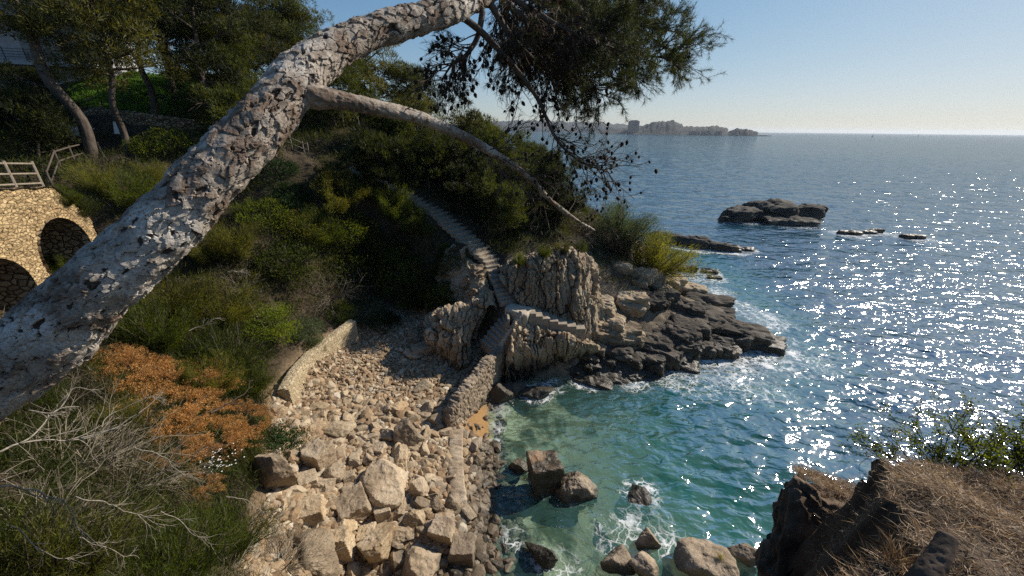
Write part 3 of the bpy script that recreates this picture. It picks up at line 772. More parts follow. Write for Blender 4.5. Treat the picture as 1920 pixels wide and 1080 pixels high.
multi_rock('sea_rock', 'long dark sea rock ringed by surf beyond the bushy headland tip', 'rock', M['islet'],
  [(-3.4, 1.6, .5, (6, 2.4, 2.4), 61, -28, 6), (0, 0, .4, (6, 2.6, 2.2), 62, -22, 8), (3.6, -1.6, .15, (5, 2.2, 1.7), 63, -20, 5), (6.0, -1.4, -.05, (3.4, 1.6, 1.1), 64, -10, 0)], b, foam=.72, fr=.75)
b = at_sea(1300, 508)
multi_rock('sea_rock', 'low black sea rock right under the trailing headland bush', 'rock', M['islet'],
  [(-1, .3, .1, (4, 1.8, 1.2), 66, -15, 0), (1.6, -.3, 0, (2.6, 1.3, .8), 67, -20, 0)], b, foam=.6, fr=.8)
b = at_sea(1338, 521)
multi_rock('sea_rock', 'tiny black rock barely breaking the surface off the headland', 'rock', M['islet'], [(0, 0, .0, (2.0, .9, .6), 68, -10, 0)], b, foam=.5, fr=1.2)
b = at_sea(1640, 441) + np.array((0, 0, .22))
multi_rock('sea_reef', 'row of low rocks awash in the sun glitter beside the islet', 'reef', M['islet'],
  [(-3.6, .4, .0, (4.6, 1.6, .9), 71, -5, 0), (0, 1.0, -.1, (3, 1.4, .8), 72, 0, 0), (4.2, -1.4, .0, (4.6, 1.8, .9), 73, -4, 0), (1.8, 1.8, .0, (3, 1.2, .9), 74, 0, 0)], b, foam=.6, fr=.9)

# ------------------------------------------------------------------ boulders
def px2m(px, py, z, w):     # width of W photo pixels at that place
    d = ray(px, py); return w * ((z - H) / d[2]) / FPX
big = [ # px, py(middle of its base), w, h, depth factor, material, label, seed opts
 (597, 870, 62, 70, .9, 'granite', 'tall brownish block at the left edge of the boulders below the ivy', dict(box=1)),
 (768, 828, 44, 60, .7, 'granite', 'grey wedge standing on end in the middle of the boulders', dict(lo=.5)),
 (753, 866, 30, 44, .9, 'granite_warm', 'upright rounded stone leaning under the grey wedge', {}),
 (732, 918, 80, 60, .9, 'granite', 'big pale angular boulder at the centre of the rock pile', dict(lo=.66)),
 (668, 955, 78, 48, .9, 'granite', 'broad flat faced block below the big pale boulder', dict(box=1)),
 (632, 810, 52, 24, .7, 'granite_warm', 'long flattened boulder lying on the finer stones', {}),
 (597, 768, 36, 18, .8, 'granite_warm', 'smooth oval boulder near the retaining wall', dict(planes=30, lo=.85)),
 (728, 820, 40, 24, .8, 'granite', 'oval pale boulder left of the grey wedge', dict(planes=26, lo=.8)),
 (712, 846, 30, 18, .9, 'granite', 'squared slab lying between the wedge and the brownish block', dict(box=1)),
 (580, 908, 48, 34, .9, 'granite', 'pale cube-like block tucked beside the pale pointed slab', dict(box=1)),
 (718, 972, 38, 44, .8, 'granite', 'cracked upright block right of the broad flat faced one', dict(box=1)),
 (750, 962, 36, 30, .8, 'granite', 'bright pale wedge with one sharp top edge', {}),
 (787, 925, 36, 40, .9, 'granite', 'rounded grey boulder against the crumbled wall footing', dict(planes=24, lo=.78)),
 (782, 975, 40, 32, .9, 'granite_warm', 'brown boulder with a flat top amid smaller grey ones', {}),
 (830, 1005, 56, 54, .9, 'rubble', 'dark brown block at the seaward foot of the rock pile', dict(box=1)),
 (868, 1040, 62, 56, .9, 'rubble', 'dark brown pitted block nearest the water', dict(box=1)),
 (640, 1035, 72, 70, .8, 'granite_warm', 'orange stained square boulder below the broad block', dict(box=1)),
 (712, 1035, 68, 74, .8, 'granite_warm', 'tall ochre boulder with a pale rounded edge', {}),
 (592, 1062, 84, 76, .8, 'granite', 'large pale wedge at the foot of the brushy slope', dict(lo=.6)),
 (512, 905, 84, 84, .5, 'granite', 'pale pointed slab leaning on the slope beside the ivy', dict(lo=.55)),
 (575, 965, 90, 40, .7, 'granite_warm', 'long buff ledge running down from the pale pointed slab', dict(box=1)),
 (790, 1070, 80, 50, .9, 'granite', 'wide grey boulder with a smooth domed top', dict(planes=22, lo=.75)),
 (755, 1008, 52, 36, .9, 'granite', 'grey boulder streaked with pale veins', {}),
 (688, 1010, 40, 34, .9, 'granite_warm', 'small ochre block wedged between the two stained boulders', dict(box=1)),
 (632, 890, 36, 30, .9, 'granite', 'paired pale stone touching the brownish block', {}),
 (655, 902, 30, 26, .9, 'granite', 'light block in front of the paired pale stone', dict(box=1)),
 (702, 895, 26, 34, .8, 'granite', 'narrow upright block left of the big pale boulder', dict(box=1)),
 (790, 660, 44, 26, .8, 'granite', 'largest stone lying at the head of the beach by the outcrop', dict(box=1)),
 (775, 668, 30, 16, .9, 'granite', 'flat stone beside the largest one at the head of the beach', {}),
 (790, 730, 30, 18, .9, 'granite_warm', 'brown stone at the edge of the rubble by the sea wall', {}),
 (745, 770, 38, 20, .8, 'granite_warm', 'dark ochre stone midway across the loose scree', {}),
 (820, 790, 34, 28, .9, 'granite', 'grey stone under the broken end of the sea wall', {}),
 (552, 865, 30, 24, .9, 'granite', 'small pale stone between the ivy and the brownish block', {}),
 (610, 915, 34, 26, .9, 'granite', 'mid-sized pale stone behind the long buff ledge', {}),
 (648, 985, 40, 30, .9, 'granite_warm', 'ochre stone under the broad flat faced block', {}),
 (820, 955, 34, 28, .9, 'granite', 'brownish grey stone just inside the wall footing', {}),
]
BIGC = []
rng = np.random.RandomState(12)
for k, (px, py, wd, ht, dpt, mt, lab, opt) in enumerate(big):
    z = 1.0
    for _ in range(6):
        c = PZ(px, py, z); z = float(gz(c[0], c[1])[0])
    wm = px2m(px, py, z, wd) * .9; hm = px2m(px, py, z, ht) * 1.0
    kw = dict(rough=.07, freq=2.6, sharp=70, lo=.56, planes=10); kw.update(opt)
    place_rock('boulder', lab, (c[0], c[1], z + hm * .27), None, 0, (wm * 1.12, wm * dpt * 1.12, hm * 1.02), M[mt], 500 + k, rng.uniform(-25, 40), (rng.uniform(-10, 10), rng.uniform(-8, 8)), 5, 'boulder', 'large boulders of the cove', **kw)
    BIGC.append((c[0], c[1], wm * .5))
# boulders standing in the water
def water_rock(lab, px, py, size, seed, mat, rz=20, tilt=(0, 0), foam=.35, z=.2, **kw):
    k = dict(rough=.08, sharp=22); k.update(kw)
    return place_rock('boulder', lab, px, py, z, size, mat, seed, rz, tilt, 5, 'boulder', 'boulders in the shallows', foam=foam, **k)
c = PZ(1018, 905, 0)
g_ = mat_rock('ochre_block', (.28, .13, .06), (.4, .24, .13), (.5, .38, .26), 1.2, True, 0, .9, (1.25, 1.75), (.03, .02, .014))  # shade on the sides painted as a dark band under the top
water_rock('cube-shaped ochre topped boulder standing in the shallows', 1020, 890, (1.75, 1.6, 2.9), 601, g_, 14, (3, -4), .3, .45, box=1, lo=.95, planes=6)
water_rock('rough brown boulder in the shallows beside the cube-shaped one', 1078, 912, (1.7, 1.3, 1.35), 602, M['rubble'], 30, (0, 10), .35, .2, rough=.14)
water_rock('dark pointed boulder at the corner where the sea wall meets the cove', 940, 738, (1.5, 1.1, 1.3), 603, M['wet'], 20, (10, 0), .4, .25)
water_rock('flat dark boulder just behind the pointed one by the sea wall', 968, 728, (1.6, .9, .7), 604, M['wet'], 10, (10, 0), .4, .2)
water_rock('low weedy rock awash at the cove edge under the ribbed bulge', 1005, 735, (2.2, 1.2, .8), 605, M['wet'], 0, (5, 0), .5, .1)
water_rock('squat mossy boulder in the surf below the viewpoint', 1165, 1052, (1.1, 1.0, .75), 606, M['rubble'], 0, (0, 0), .5, .15)
water_rock('round brown boulder in the surf below the viewpoint', 1212, 1064, (.9, .9, .85), 607, M['rubble'], 40, (0, 0), .5, .25, planes=30, lo=.8)
water_rock('small pointed boulder behind the round brown one', 1215, 1012, (.75, .7, .85), 608, M['rubble'], 10, (0, 0), .5, .25)
water_rock('large brown grass-tufted boulder at the foot of the viewpoint cliff', 1338, 1066, (1.9, 1.4, 1.5), 609, M['rubble'], -25, (6, 12), .4, .4)
water_rock('small brown rock between the grass-tufted boulder and the cliff', 1400, 1040, (1.0, .8, .8), 610, M['rubble'], 0, (0, 0), .3, .3)
water_rock('dark jagged rock in the shallows below the wall footing', 1015, 1045, (1.2, .6, .8), 611, M['wet'], -40, (0, 15), .45, .1)
water_rock('flat rock just under the surface ringed by foam', 1195, 945, (1.6, 1.8, .8), 612, M['wet'], 0, (0, 0), .0, -.22)
water_rock('brown boulder on the shingle by the cube-shaped boulder', 972, 873, (.8, .6, .7), 613, M['granite_warm'], 0, (0, 0), 0, .05)
water_rock('brown boulder at the edge of the sand patch', 893, 868, (.7, .6, .7), 614, M['granite_warm'], 0, (0, 0), 0, .3)

# smaller boulders, in bands; nothing tells those of one band apart
bands = [
 ('loose stone among the upper scree between the two walls', 'stones of the upper scree', (575, 840), (655, 770), 50, (.18, .36), 'pebble'),
 ('head-sized pale stone among the boulders of the middle beach', 'stones of the middle beach', (545, 840), (770, 900), 100, (.32, .72), 'granite'),
 ('grey stone packed among the boulders of the lower beach', 'stones of the lower beach', (620, 880), (900, 1078), 78, (.36, .85), 'granite'),
 ('brown wet stone along the waterline below the wall footing', 'stones of the waterline', (880, 985), (830, 1078), 42, (.25, .6), 'rubble'),
]
protos = {}
def proto(mt, k):
    if (mt, k) not in protos:
        V, F = rock(700 + k * 7, 3, planes=9 + k % 4 * 3, sharp=26, rough=.06, lo=.6, box=1 if k % 3 == 0 else 0, scale=np.array((1, .72 + .05 * (k % 4), .6 + .06 * (k % 5))) * .5)
        mb = MB(); mb.add(V, F); me = mb.data('boulder'); me.materials.append(M[mt]); protos[mt, k] = me
    return protos[mt, k]
for lab, grp, xr, yr, cnt, sr, mt in bands:
    done = 0; tries = 0
    while done < cnt and tries < 4000:
        tries += 1
        px, py = rng.uniform(*xr), rng.uniform(*yr); z = 1.0
        for _ in range(5):
            c = PZ(px, py, z); z = float(gz(c[0], c[1])[0])
        if mt != 'rubble' and not inside(BEACH, np.array([c[0]]), np.array([c[1]]))[0]: continue
        if z < -.3: continue
        s = rng.uniform(*sr) * (1.25 if rng.rand() < .15 else .9)
        if any((c[0]-a)**2 + (c[1]-b)**2 < (r*.75 + s*.4)**2 for a, b, r in BIGC): continue
        BIGC.append((c[0], c[1], s * .4))
        k = rng.randint(14)
        mt2 = mt if rng.rand() < .7 else ('granite_warm' if mt == 'granite' else mt)
        o = bpy.data.objects.new('boulder', proto(mt2, k)); COL.objects.link(o)
        o.location = (c[0], c[1], z + s * .2); o.rotation_euler = tuple(rng.uniform(-.5, .5, 2)) + (rng.uniform(0, 6.28),)
        o.scale = (s * rng.uniform(1.0, 1.5), s * rng.uniform(.95, 1.3), s * rng.uniform(.9, 1.3))
        tag(o, lab, 'boulder', grp); done += 1
# the finer stones that nobody could count
mb = MB(); P0 = [rock(900 + k, 2, planes=9, sharp=24, rough=.05, lo=.6, scale=(.5, .38, .32)) for k in range(16)]
N_ = 0
xs = rng.uniform(-11.2, 1.5, 60000); ys = rng.uniform(4.5, 24.3, 60000)
ok = inside(BEACH, xs, ys) & ((~inside(np.array(SANDP), xs, ys) & (pdist(SANDP, xs, ys) > .1)) | (rng.rand(len(xs)) < .04))
xs, ys = xs[ok], ys[ok]; zs = gz(xs, ys)
ok = zs > -.5; xs, ys, zs = xs[ok], ys[ok], zs[ok]
for x, y, z in zip(xs, ys, zs):
    f = float(sstep(13, 17.5, np.array(y)))
    s = (rng.uniform(.085, .2) if f > rng.rand() else rng.uniform(.12, .36)) * (1.6 if rng.rand() < .07 else 1)
    V, F = P0[rng.randint(16)]
    V = (V * (s * rng.uniform(.9, 1.5), s * rng.uniform(.9, 1.3), s * rng.uniform(.8, 1.3))) @ eul(*(rng.uniform(-.6, .6, 2)), rng.uniform(0, 6.28)).T
    mb.add(V + (x, y, z + s * .12), F); N_ += 1
    if N_ > 17000: break
tag(mb.build('pebbles', M['pebble']), kind='stuff')
# ------------------------------------------------------------------ walls, stairs
def wall_loft(pts_top, base_z, thick, side, nr=26, nc=160, amp=.07, topamp=.08, o=0.0, taper=1.12):
    """a wall along a top line: front face, top and back face as one rough skin"""
    P, L = resample(catmull(pts_top, 60), nc)
    T = np.gradient(P[:, :2], axis=0); T = T / np.linalg.norm(T, axis=1)[:, None]
    Nn = np.stack([T[:, 1], -T[:, 0]], 1) * side
    P[:, 2] += topamp * fbm(P * (1.3, 1.3, 0) + o, 4)
    prof = []
    bz = np.broadcast_to(base_z, (nc,)) if not callable(base_z) else base_z(P)
    for t in np.linspace(0, 1, nr): prof.append((taper - (taper - 1) * t, t))
    rows = []
    for off, t in prof: rows.append(np.column_stack([P[:, :2] + Nn * (thick / 2 * off), bz * (1 - t) + P[:, 2] * t]))
    for u in np.linspace(.8, -.8, 7): rows.append(np.column_stack([P[:, :2] + Nn * (thick / 2 * u), P[:, 2] + .03 * (1 - u * u)]))
    for off, t in prof[::-1]: rows.append(np.column_stack([P[:, :2] - Nn * (thick / 2 * off), bz * (1 - t) + P[:, 2] * t]))
    G_ = np.array(rows)
    # close both ends
    for side_ in (0, -1):
        mid_ = G_[:, side_].mean(0)
    G_ = np.concatenate([(G_[:, :1] * .0 + np.column_stack([np.broadcast_to(P[0, :2], (len(rows), 2)), G_[:, 0, 2]])[:, None]), G_, np.column_stack([np.broadcast_to(P[-1, :2], (len(rows), 2)), G_[:, -1, 2]])[:, None]], 1)
    du = np.gradient(G_, axis=1); dv = np.gradient(G_, axis=0)
    N3 = norm(np.cross(du, dv)).reshape(-1, 3) * side
    V = G_.reshape(-1, 3)
    d1, d2, cid, off = worley(V * (4.6, 4.6, 5.5) + o)
    h = sstep(0, .25, d2 - d1) * .6 + _cellr[cid][:, 3] * .6 - .6 + fbm(V * 5 + o, 3) * .5
    V = V + N3 * (h * amp)[:, None]
    return V, grid_faces(*G_.shape[:2])

t_ = z3((940, 648, 2.45), (915, 672, 2.35), (888, 705, 2.25), (860, 742, 2.1), (842, 768, 1.8), (832, 790, 1.3))
V, F = wall_loft(t_, -.1, .52, 1, 44, 300, .085, .16, 1.0)
mb = MB(); mb.add(V, F)
tag(mb.build('sea_wall', M['rubble'], smooth=True), 'crumbling rubble sea wall running from the stairs between shingle and sand', 'wall')
t_ = z3((856, 800, .85), (854, 850, .8), (856, 900, .75), (862, 950, .62), (868, 985, .4))
V, F = wall_loft(t_, -.3, .62, 1, 14, 160, .05, .10, 4.0, 1.02)
mb = MB(); mb.add(V, F)
tag(mb.build('wall_footing', M['rubble'], smooth=True), 'broken knee-high wall footing continuing the sea wall through the boulders', 'wall')
t_ = z3((660, 600, 3.25), (622, 628, 3.25), (582, 660, 3.2), (552, 694, 3.15), (530, 730, 3.1))
V, F = wall_loft(t_, 1.2, .5, -1, 30, 200, .035, .04, 7.0, 1.1)
mb = MB(); mb.add(V, F)
tag(mb.build('retaining_wall', M['retain'], smooth=True), 'sunlit buff stone retaining wall along the landward edge of the shingle', 'wall')

STC = 'stairs'
def flight(root, pts, width, rise, depth, over=.04, jit=.03, seed=0):
    rng = np.random.RandomState(seed)
    P = catmull(pts, 300); n = max(3, int(abs(P[-1, 2] - P[0, 2]) / rise))
    zz = np.linspace(P[0, 2], P[-1, 2], n + 1)
    order = np.argsort(P[:, 2])
    Q = np.stack([np.interp(zz, P[order, 2], P[order, k]) for k in (0, 1)], 1)
    for i in range(n):
        a, b = Q[i], Q[i + 1]; d = b - a; L = np.linalg.norm(d)
        ang = math.atan2(d[1], d[0])
        mb = MB()
        z = max(zz[i], zz[i + 1]) - rise * .5 + rng.normal() * .012
        nx, ny = 7, 4
        # rough slab with rounded worn edges
        u = np.linspace(-.5, .5, 9)[:, None]; 
        mb.box(((a[0] + b[0]) / 2, (a[1] + b[1]) / 2, z - depth / 2), (L + over, width * rng.uniform(.94, 1.05), depth), ang + rng.normal() * jit)
        o = mb.build('step', M['step'], root)
        bv = o.modifiers.new('worn', 'BEVEL'); bv.width = .025; bv.segments = 2
s1 = empty('stone_stairs', tuple(LAND), 'long flight of stone stairs climbing from the landing into the dark pines', 'stairs', 'stairs of the cove path')
flight(s1, STAIR_UP, 1.5, .185, .34, seed=1)
s2 = empty('stone_stairs', tuple(LOW_END), 'short shaded flight of steps from the landing down to the sea wall', 'stairs', 'stairs of the cove path')
flight(s2, [LOW_END, (LOW_END + LAND) / 2 + np.array((0, 0, .05)), LAND + np.array((-.45, -.55, -.05))], 1.35, .2, .6, seed=2)
mb = MB(); e0, e1 = LOW_END + np.array((.75, -.35, .12)), LAND + np.array((.25, -.85, .12))
V, F = wall_loft([e0, e0 * .66 + e1 * .34, e0 * .33 + e1 * .67, e1], 1.2, .28, 1, 16, 70, .07, .05, 9)
mb.add(V, F); mb.build('parapet', M['concrete'], s2, smooth=True)
s3 = empty('concrete_steps', tuple(R_END), 'pale concrete steps leading from the landing along the rock face to the point', 'stairs', 'stairs of the cove path')
flight(s3, [LAND + np.array((.7, -.25, 0)), (LAND + R_END) / 2 + np.array((0, -.1, .05)), R_END], 1.0, .15, 1.25, .02, .01, 3)
mb = MB(); 
V, F = rock(77, 4, scale=(1.15, .85, .7), box=1, lo=.95, rough=.03, planes=5); mb.add(V @ eul(0, 0, RAD(-25)).T + LAND + np.array((.15, -.1, -.5)), F)
mb.build('landing', M['concrete'], s1, smooth=True)

# ------------------------------------------------------------------ bridge with two arches
A_, B_ = PT(-40, 350, 13.2), PT(140, 341, 17.4)
d_ = (B_ - A_)[:2]; LB = np.linalg.norm(d_); ux = d_ / LB; nrm_ = np.array([ux[1], -ux[0]])
br = empty('stone_bridge', (A_[0], A_[1], 8.0), 'sunlit buff stone bridge with two dark arches carrying the fenced path', 'bridge')
arches = [(2.4, 1.45, 8.85, 6.5), (-1.25, 1.3, 8.3, 5.8)]     # middle, half width, springing, foot
ztop = lambda s: A_[2] + (B_[2] - A_[2]) * s / LB
mb = MB(); depth = 3.4  # depth stretched so the arch openings stay dark
S = np.unique(np.concatenate([np.linspace(-3, 4.6, 130)] + [m + h * np.cos(np.linspace(0, np.pi, 41)) for m, h, *_ in arches] + [[m - h - 1e-3, m + h + 1e-3] for m, h, *_ in arches]))
def bot_(s):
    for m, h, zs, zf in arches:
        if abs(s - m) <= h + 1e-6: return zs + math.sqrt(max(h * h - (s - m) ** 2, 0))
    return 5.5
zb = np.array([bot_(s) for s in S]); zt = ztop(S) - .12 - 1.05 * np.clip((S - 3.1) / 1.1, 0, 1) ** 1.2 + .06 * fbm(np.stack([S * 2, S * 0, S * 0], 1), 3)
rows = 90
def bp(s, z, off): return np.column_stack([A_[0] + ux[0] * s + nrm_[0] * off, A_[1] + ux[1] * s + nrm_[1] * off, z])
tt = np.linspace(0, 1, rows)
fr_ = np.array([bp(S, np.minimum(np.maximum(zg, zb), zt), 0.0) for zg in np.linspace(5.4, 12.6, rows)])
V = fr_.reshape(-1, 3)
d1, d2, cid, off = worley(V * (4.2, 4.2, 6))
V = V + np.array([nrm_[0], nrm_[1], 0]) * ((sstep(0, .22, d2 - d1) - .6) * .05 + (_cellr[cid][:, 3] - .5) * .05)[:, None]
mb.add(V, grid_faces(rows, len(S)))
mb.build('spandrel_wall', M['bridge'], br)
mb = MB(); mb.add(np.concatenate([bp(S, zb, .1), bp(S, zb, -depth)]), grid_faces(2, len(S))); mb.build('arch_barrel', M['terrace'], br)
mb = MB(); mb.add(np.concatenate([bp(S, zt - .01, .1), bp(S, zt - .01, -depth)]), grid_faces(2, len(S))[:, ::-1]); mb.build('deck', M['dark_soil_rock'], br)

# ------------------------------------------------------------------ timber fences
def beam(mb, a, b, r, k=7):
    V, F = tube(np.linspace(a, b, 4), r, k); mb.add(V, F)
def fence(label, pts, rails, h, r, grp='timber path fences', mat='wood', lean=0.0, name='timber_fence'):
    root = empty(name, tuple(pts[0]), label, 'fence', grp)
    for i, p in enumerate(pts):
        mb = MB(); p = np.array(p, float); beam(mb, p - (0, 0, .35), p + (lean * .1, 0, h + .08), r); mb.build('post', M[mat], root)
        if i:
            q = np.array(pts[i - 1], float)
            for z in rails:
                mb = MB(); beam(mb, q + (0, 0, h * z), p + (0, 0, h * z), r * .75); mb.build('rail', M[mat], root, smooth=True)
    return root
fp = [bp(np.array([s]), np.array([ztop(s) - .1]), -.15)[0] for s in (-2.2, -.9, .4, 1.7, 3.0)]
fence('bleached three-rail timber fence along the sunlit bridge top', fp, (.98, .55, .12), .92, .055)
q0 = fp[-1]
f2 = [PT(88, 326, 18.2), PT(118, 322, 19.6), PT(148, 320, 21.2), PT(175, 318, 22.8), PT(200, 312, 24.2)]
snap = lambda L_: [np.array((p[0], p[1], float(gz(p[0], p[1])[0]))) for p in L_]
fence('shaded brown timber fence along the path beyond the bridge', snap(f2), (.98, .5), 1.0, .05, mat='bark')
f3 = [PT(530, 285, 28), PT(550, 287, 27.6), PT(571, 288, 27.3), PT(580, 290, 27.2)]
fence('short timber fence on the bare earth mound above the stairs', snap(f3), (.95, .5, .05), .9, .04)
f4 = [PT(180, 172, 33), PT(206, 170, 33), PT(234, 192, 30), PT(250, 190, 31)]
fence('spindly dark wire fence posts at the edge of the lawn', snap(f4), (.9,), 1.5, .03, 'lawn fences', 'darkmetal', name='post_fence')

# stepped garden wall with a pale capping, high on the bank
root = empty('stepped_wall', tuple(PT(650, 270, 33)), 'shaded garden wall stepping down in pale capped stages above the stairs', 'wall')
px_ = [(602, 647, 252), (647, 676, 262), (676, 706, 270), (706, 722, 276)]
for i, (x0, x1, y) in enumerate(px_):
    a, b = PT(x0, y, 33.0), PT(x1, y, 33.0)
    zc = (a[2] + b[2]) / 2; d = b - a; L = np.linalg.norm(d[:2]); an = math.atan2(d[1], d[0])
    mb = MB(); mb.box(((a[0] + b[0]) / 2, (a[1] + b[1]) / 2, zc - 1.6), (L, .4, 3.0), an); mb.build('wall_stage', M['terrace'], root)
    mb = MB(); mb.box(((a[0] + b[0]) / 2, (a[1] + b[1]) / 2 - .01, zc - .045), (L + .06, .52, .11), an); mb.build('capping', M['concrete'], root)
    if i:
        mb = MB(); mb.box((a[0], a[1] - .01, zc + .19), (.12, .50, .36), an); mb.build('capping', M['concrete'], root)
    mb = MB(); beam(mb, a + (0.1, 0, 0), a + (.1, 0, 2.3 if i else 1.4), .04); mb.build('post', M['deadwood'], root)

# terrace wall under the lawn, its steps and sign
a, b, c_ = PT(70, 205, 30.5), PT(250, 218, 29), PT(420, 236, 29.5)
V, F = wall_loft([a + (0, 0, .4), (a + b) / 2 + (0, 0, .35), b + (0, 0, .3), (b + c_) / 2 + (0, 0, .2), c_], 11.2, .6, 1, 30, 220, .1, .1, 12)
mb = MB(); mb.add(V, F); tag(mb.build('terrace_wall', M['terrace'], smooth=True), 'rough dry-stone terrace wall in dappled shade under the lawn', 'wall')
root = empty('garden_steps', tuple(PT(140, 246, 27.5)), 'small sunlit garden steps with white nosings climbing beside the terrace wall', 'stairs', 'stairs of the cove path')
for i in range(6):
    p = PT(88 + i * 14, 234 + i * 3.4, 27.5) + np.array((0, 0, .35)); mb = MB()
    mb.box(p + (0, 0, -.45), (.62, 1.4, .9), .1); mb.build('step', M['concrete'], root)
    mb = MB(); mb.box(p + (.27, -.04, -.03), (.1, 1.45, .17), .1); mb.build('nosing', M['white'], root)
root = empty('notice_sign', tuple(PT(222, 258, 26)), 'small white notice board on a thin post in front of the terrace wall', 'sign')
p = PT(221, 240, 26); mb = MB(); mb.box(p, (.42, .03, .8), .3, R=eul(RAD(-12), RAD(8), .5)); mb.build('panel', M['whitesign'], root)
mb = MB(); beam(mb, p - (0, -.03, 1.6), p + (0, .03, .5), .035); mb.build('post', M['wood'], root)

# ------------------------------------------------------------------ house among the trees
hp = PT(0, 75, 31)
hs = empty('house', tuple(hp + (0, 0, -4)), 'flat-roofed grey house with balconies half hidden behind the pines', 'house')
an = .35
def hb(name, mat, c, s):
    mb = MB(); R = np.array([[math.cos(an), -math.sin(an), 0], [math.sin(an), math.cos(an), 0], [0, 0, 1]])
    mb.box(hp + R @ np.array(c, float), s, an); return mb.build(name, M[mat], hs)
hb('wall', 'facade', (-2, 4.2, -1), (16, 6, 13))
for z in (-1.6, 1.9, 5.4):
    hb('balcony_slab', 'facade', (-2, .45, z), (15.6, 1.5, .3)); 
    hb('window', 'glass', (-4.5, 1.185, z + 1.6), (5, .03, 2.4)); hb('window', 'glass', (2.5, 1.185, z + 1.6), (4, .03, 2.4))
    for k in range(4): hb('rail', 'darkmetal', (-2, -.25, z + .4 + .2 * k), (15.4, .04, .04))
    for k in range(12): hb('baluster', 'darkmetal', (-9.4 + k * 1.34, -.25, z + .6), (.05, .05, .95))
hb('roof', 'facade', (-2, 3.6, 5.9 + .0), (17, 8.2, .35))
# ------------------------------------------------------------------ the leaning pine in the foreground
pine = empty('leaning_pine', (-3.6, .9, 11.3), 'big leaning pine with pale flaking bark arching across the view towards the sea', 'tree')
def bark_tube(pts, rads, step, k, cell=(.088, .04), amp=.0125, seed=0.0, end_fade=True):
    P = catmull(np.column_stack([pts, rads]), 300)
    L = np.linalg.norm(np.diff(P[:, :3], axis=0), axis=1).sum()
    P, _ = resample(P, int(L / step)); r = P[:, 3]; P = P[:, :3]
    T, N, B = frames(P); m = len(P)
    s = np.arange(m) * step; a = np.arange(k) / k * 2 * np.pi
    ca, sa = np.cos(a), np.sin(a)
    Nr = ca[None, :, None] * N[:, None] + sa[None, :, None] * B[:, None]
    rr = r[:, None] * np.ones(k)
    S = np.repeat(s[:, None], k, 1)
    base = np.stack([S, rr * ca, rr * sa], -1).reshape(-1, 3) + seed
    wob = np.stack([noise(base * 6), noise(base * 6 + 30), noise(base * 6 + 60)], 1) * .035 + np.stack([noise(base * 25), noise(base * 25 + 30), noise(base * 25 + 60)], 1) * .012
    q = (base + wob) / (cell[0], cell[1], cell[1])
    d1, d2, cid, off = worley(q)
    e = d2 - d1
    q2 = (base + wob * 1.4 + 7) / (cell[0] * .42, cell[1] * .42, cell[1] * .42)
    f1, f2, cid2, _ = worley(q2); e2 = f2 - f1
    h1 = _cellr[cid][:, 3]
    # plates: raised overlapping flakes, each lifted along one side, some fallen off leaving a dark pit
    g3 = _cellr[cid][:, :3] - .5; g3 = g3 + (-.35, 0, 0)
    tilt = (off * g3).sum(1) * 1.25
    o2 = _; tilt2 = (o2 * (_cellr[cid2][:, :3] - .5)).sum(1) * 1.4
    rag = noise(base * 16 + 5) * .5 + .5
    fiss = sstep(.1, .5, noise(base * (5, 9, 9) + 21))          # zones of deep fissures
    pit = sstep(.40, .52, noise(base * (13, 22, 22) + 11) + .12 * noise(base * 60))
    gap = .035 + .05 * fiss
    crk = sstep(.0, 1.0, e / gap)
    plate = .25 + .75 * np.floor(h1 * 5) / 4 + tilt + .2 * (tilt2 + .4 * _cellr[cid2][:, 3]) * sstep(.35, .6, rag)
    plate = plate * crk - (1 - crk) * (.3 + .4 * fiss) - pit * (.9 + .5 * h1)
    big = fbm(base * 2.2, 3) * .03 + fbm(base * 9, 3) * .012
    disp = plate * amp + big * np.clip(rr.ravel() / .2, .2, 1)
    V = (P[:, None] + Nr * (rr + disp.reshape(m, k))[..., None])
    i = np.arange(m - 1)[:, None] * k; j = np.arange(k)[None]
    F = np.stack([i + j, i + (j + 1) % k, i + k + (j + 1) % k, i + k + j], -1).reshape(-1, 4)
    crev = np.clip(crk * (1 - .75 * pit) * (.55 + .45 * sstep(0, .08, e2)) * sstep(-.55, .1, plate), 0, 1)
    return V.reshape(-1, 3), F, crev, h1 * .6 + .4 * _cellr[cid2][:, 4]
tp = [np.array((-4.3, .75, 11.0)), PT(-160, 830, 2.2), PT(15, 690, 2.2), PT(130, 590, 2.22), PT(255, 478, 2.25), PT(385, 345, 2.3), PT(478, 245, 2.4), PT(560, 150, 2.55), PT(640, 85, 2.75), PT(740, 48, 3.0), PT(850, 18, 3.3), PT(930, -25, 3.7), PT(1010, -80, 4.1)]
tr = [.25, .222, .202, .192, .175, .155, .146, .142, .114, .110, .098, .088, .07]
V, F, c_, r_ = bark_tube(tp, tr, .0068, 230)
mb = MB(); mb.add(V, F, plate=c_, rnd=r_); mb.build('trunk', M['trunk'], pine, smooth=False)
lp = [PT(556, 168, 2.56), PT(588, 180, 2.56), PT(640, 188, 2.65), PT(720, 205, 2.85), PT(790, 222, 3.1), PT(860, 252, 3.4), PT(930, 290, 3.8), PT(990, 332, 4.2), PT(1035, 378, 4.7), PT(1080, 412, 5.2), PT(1115, 432, 5.6)]
lr = [.085, .082, .06, .05, .046, .042, .036, .03, .026, .019, .009]
V, F, c_, r_ = bark_tube(lp, lr, .009, 80, (.05, .03), .006, 3.0)
mb = MB(); mb.add(V, F, plate=np.clip(c_ + .3, 0, 1), rnd=r_); mb.build('limb', M['trunk'], pine, smooth=True)

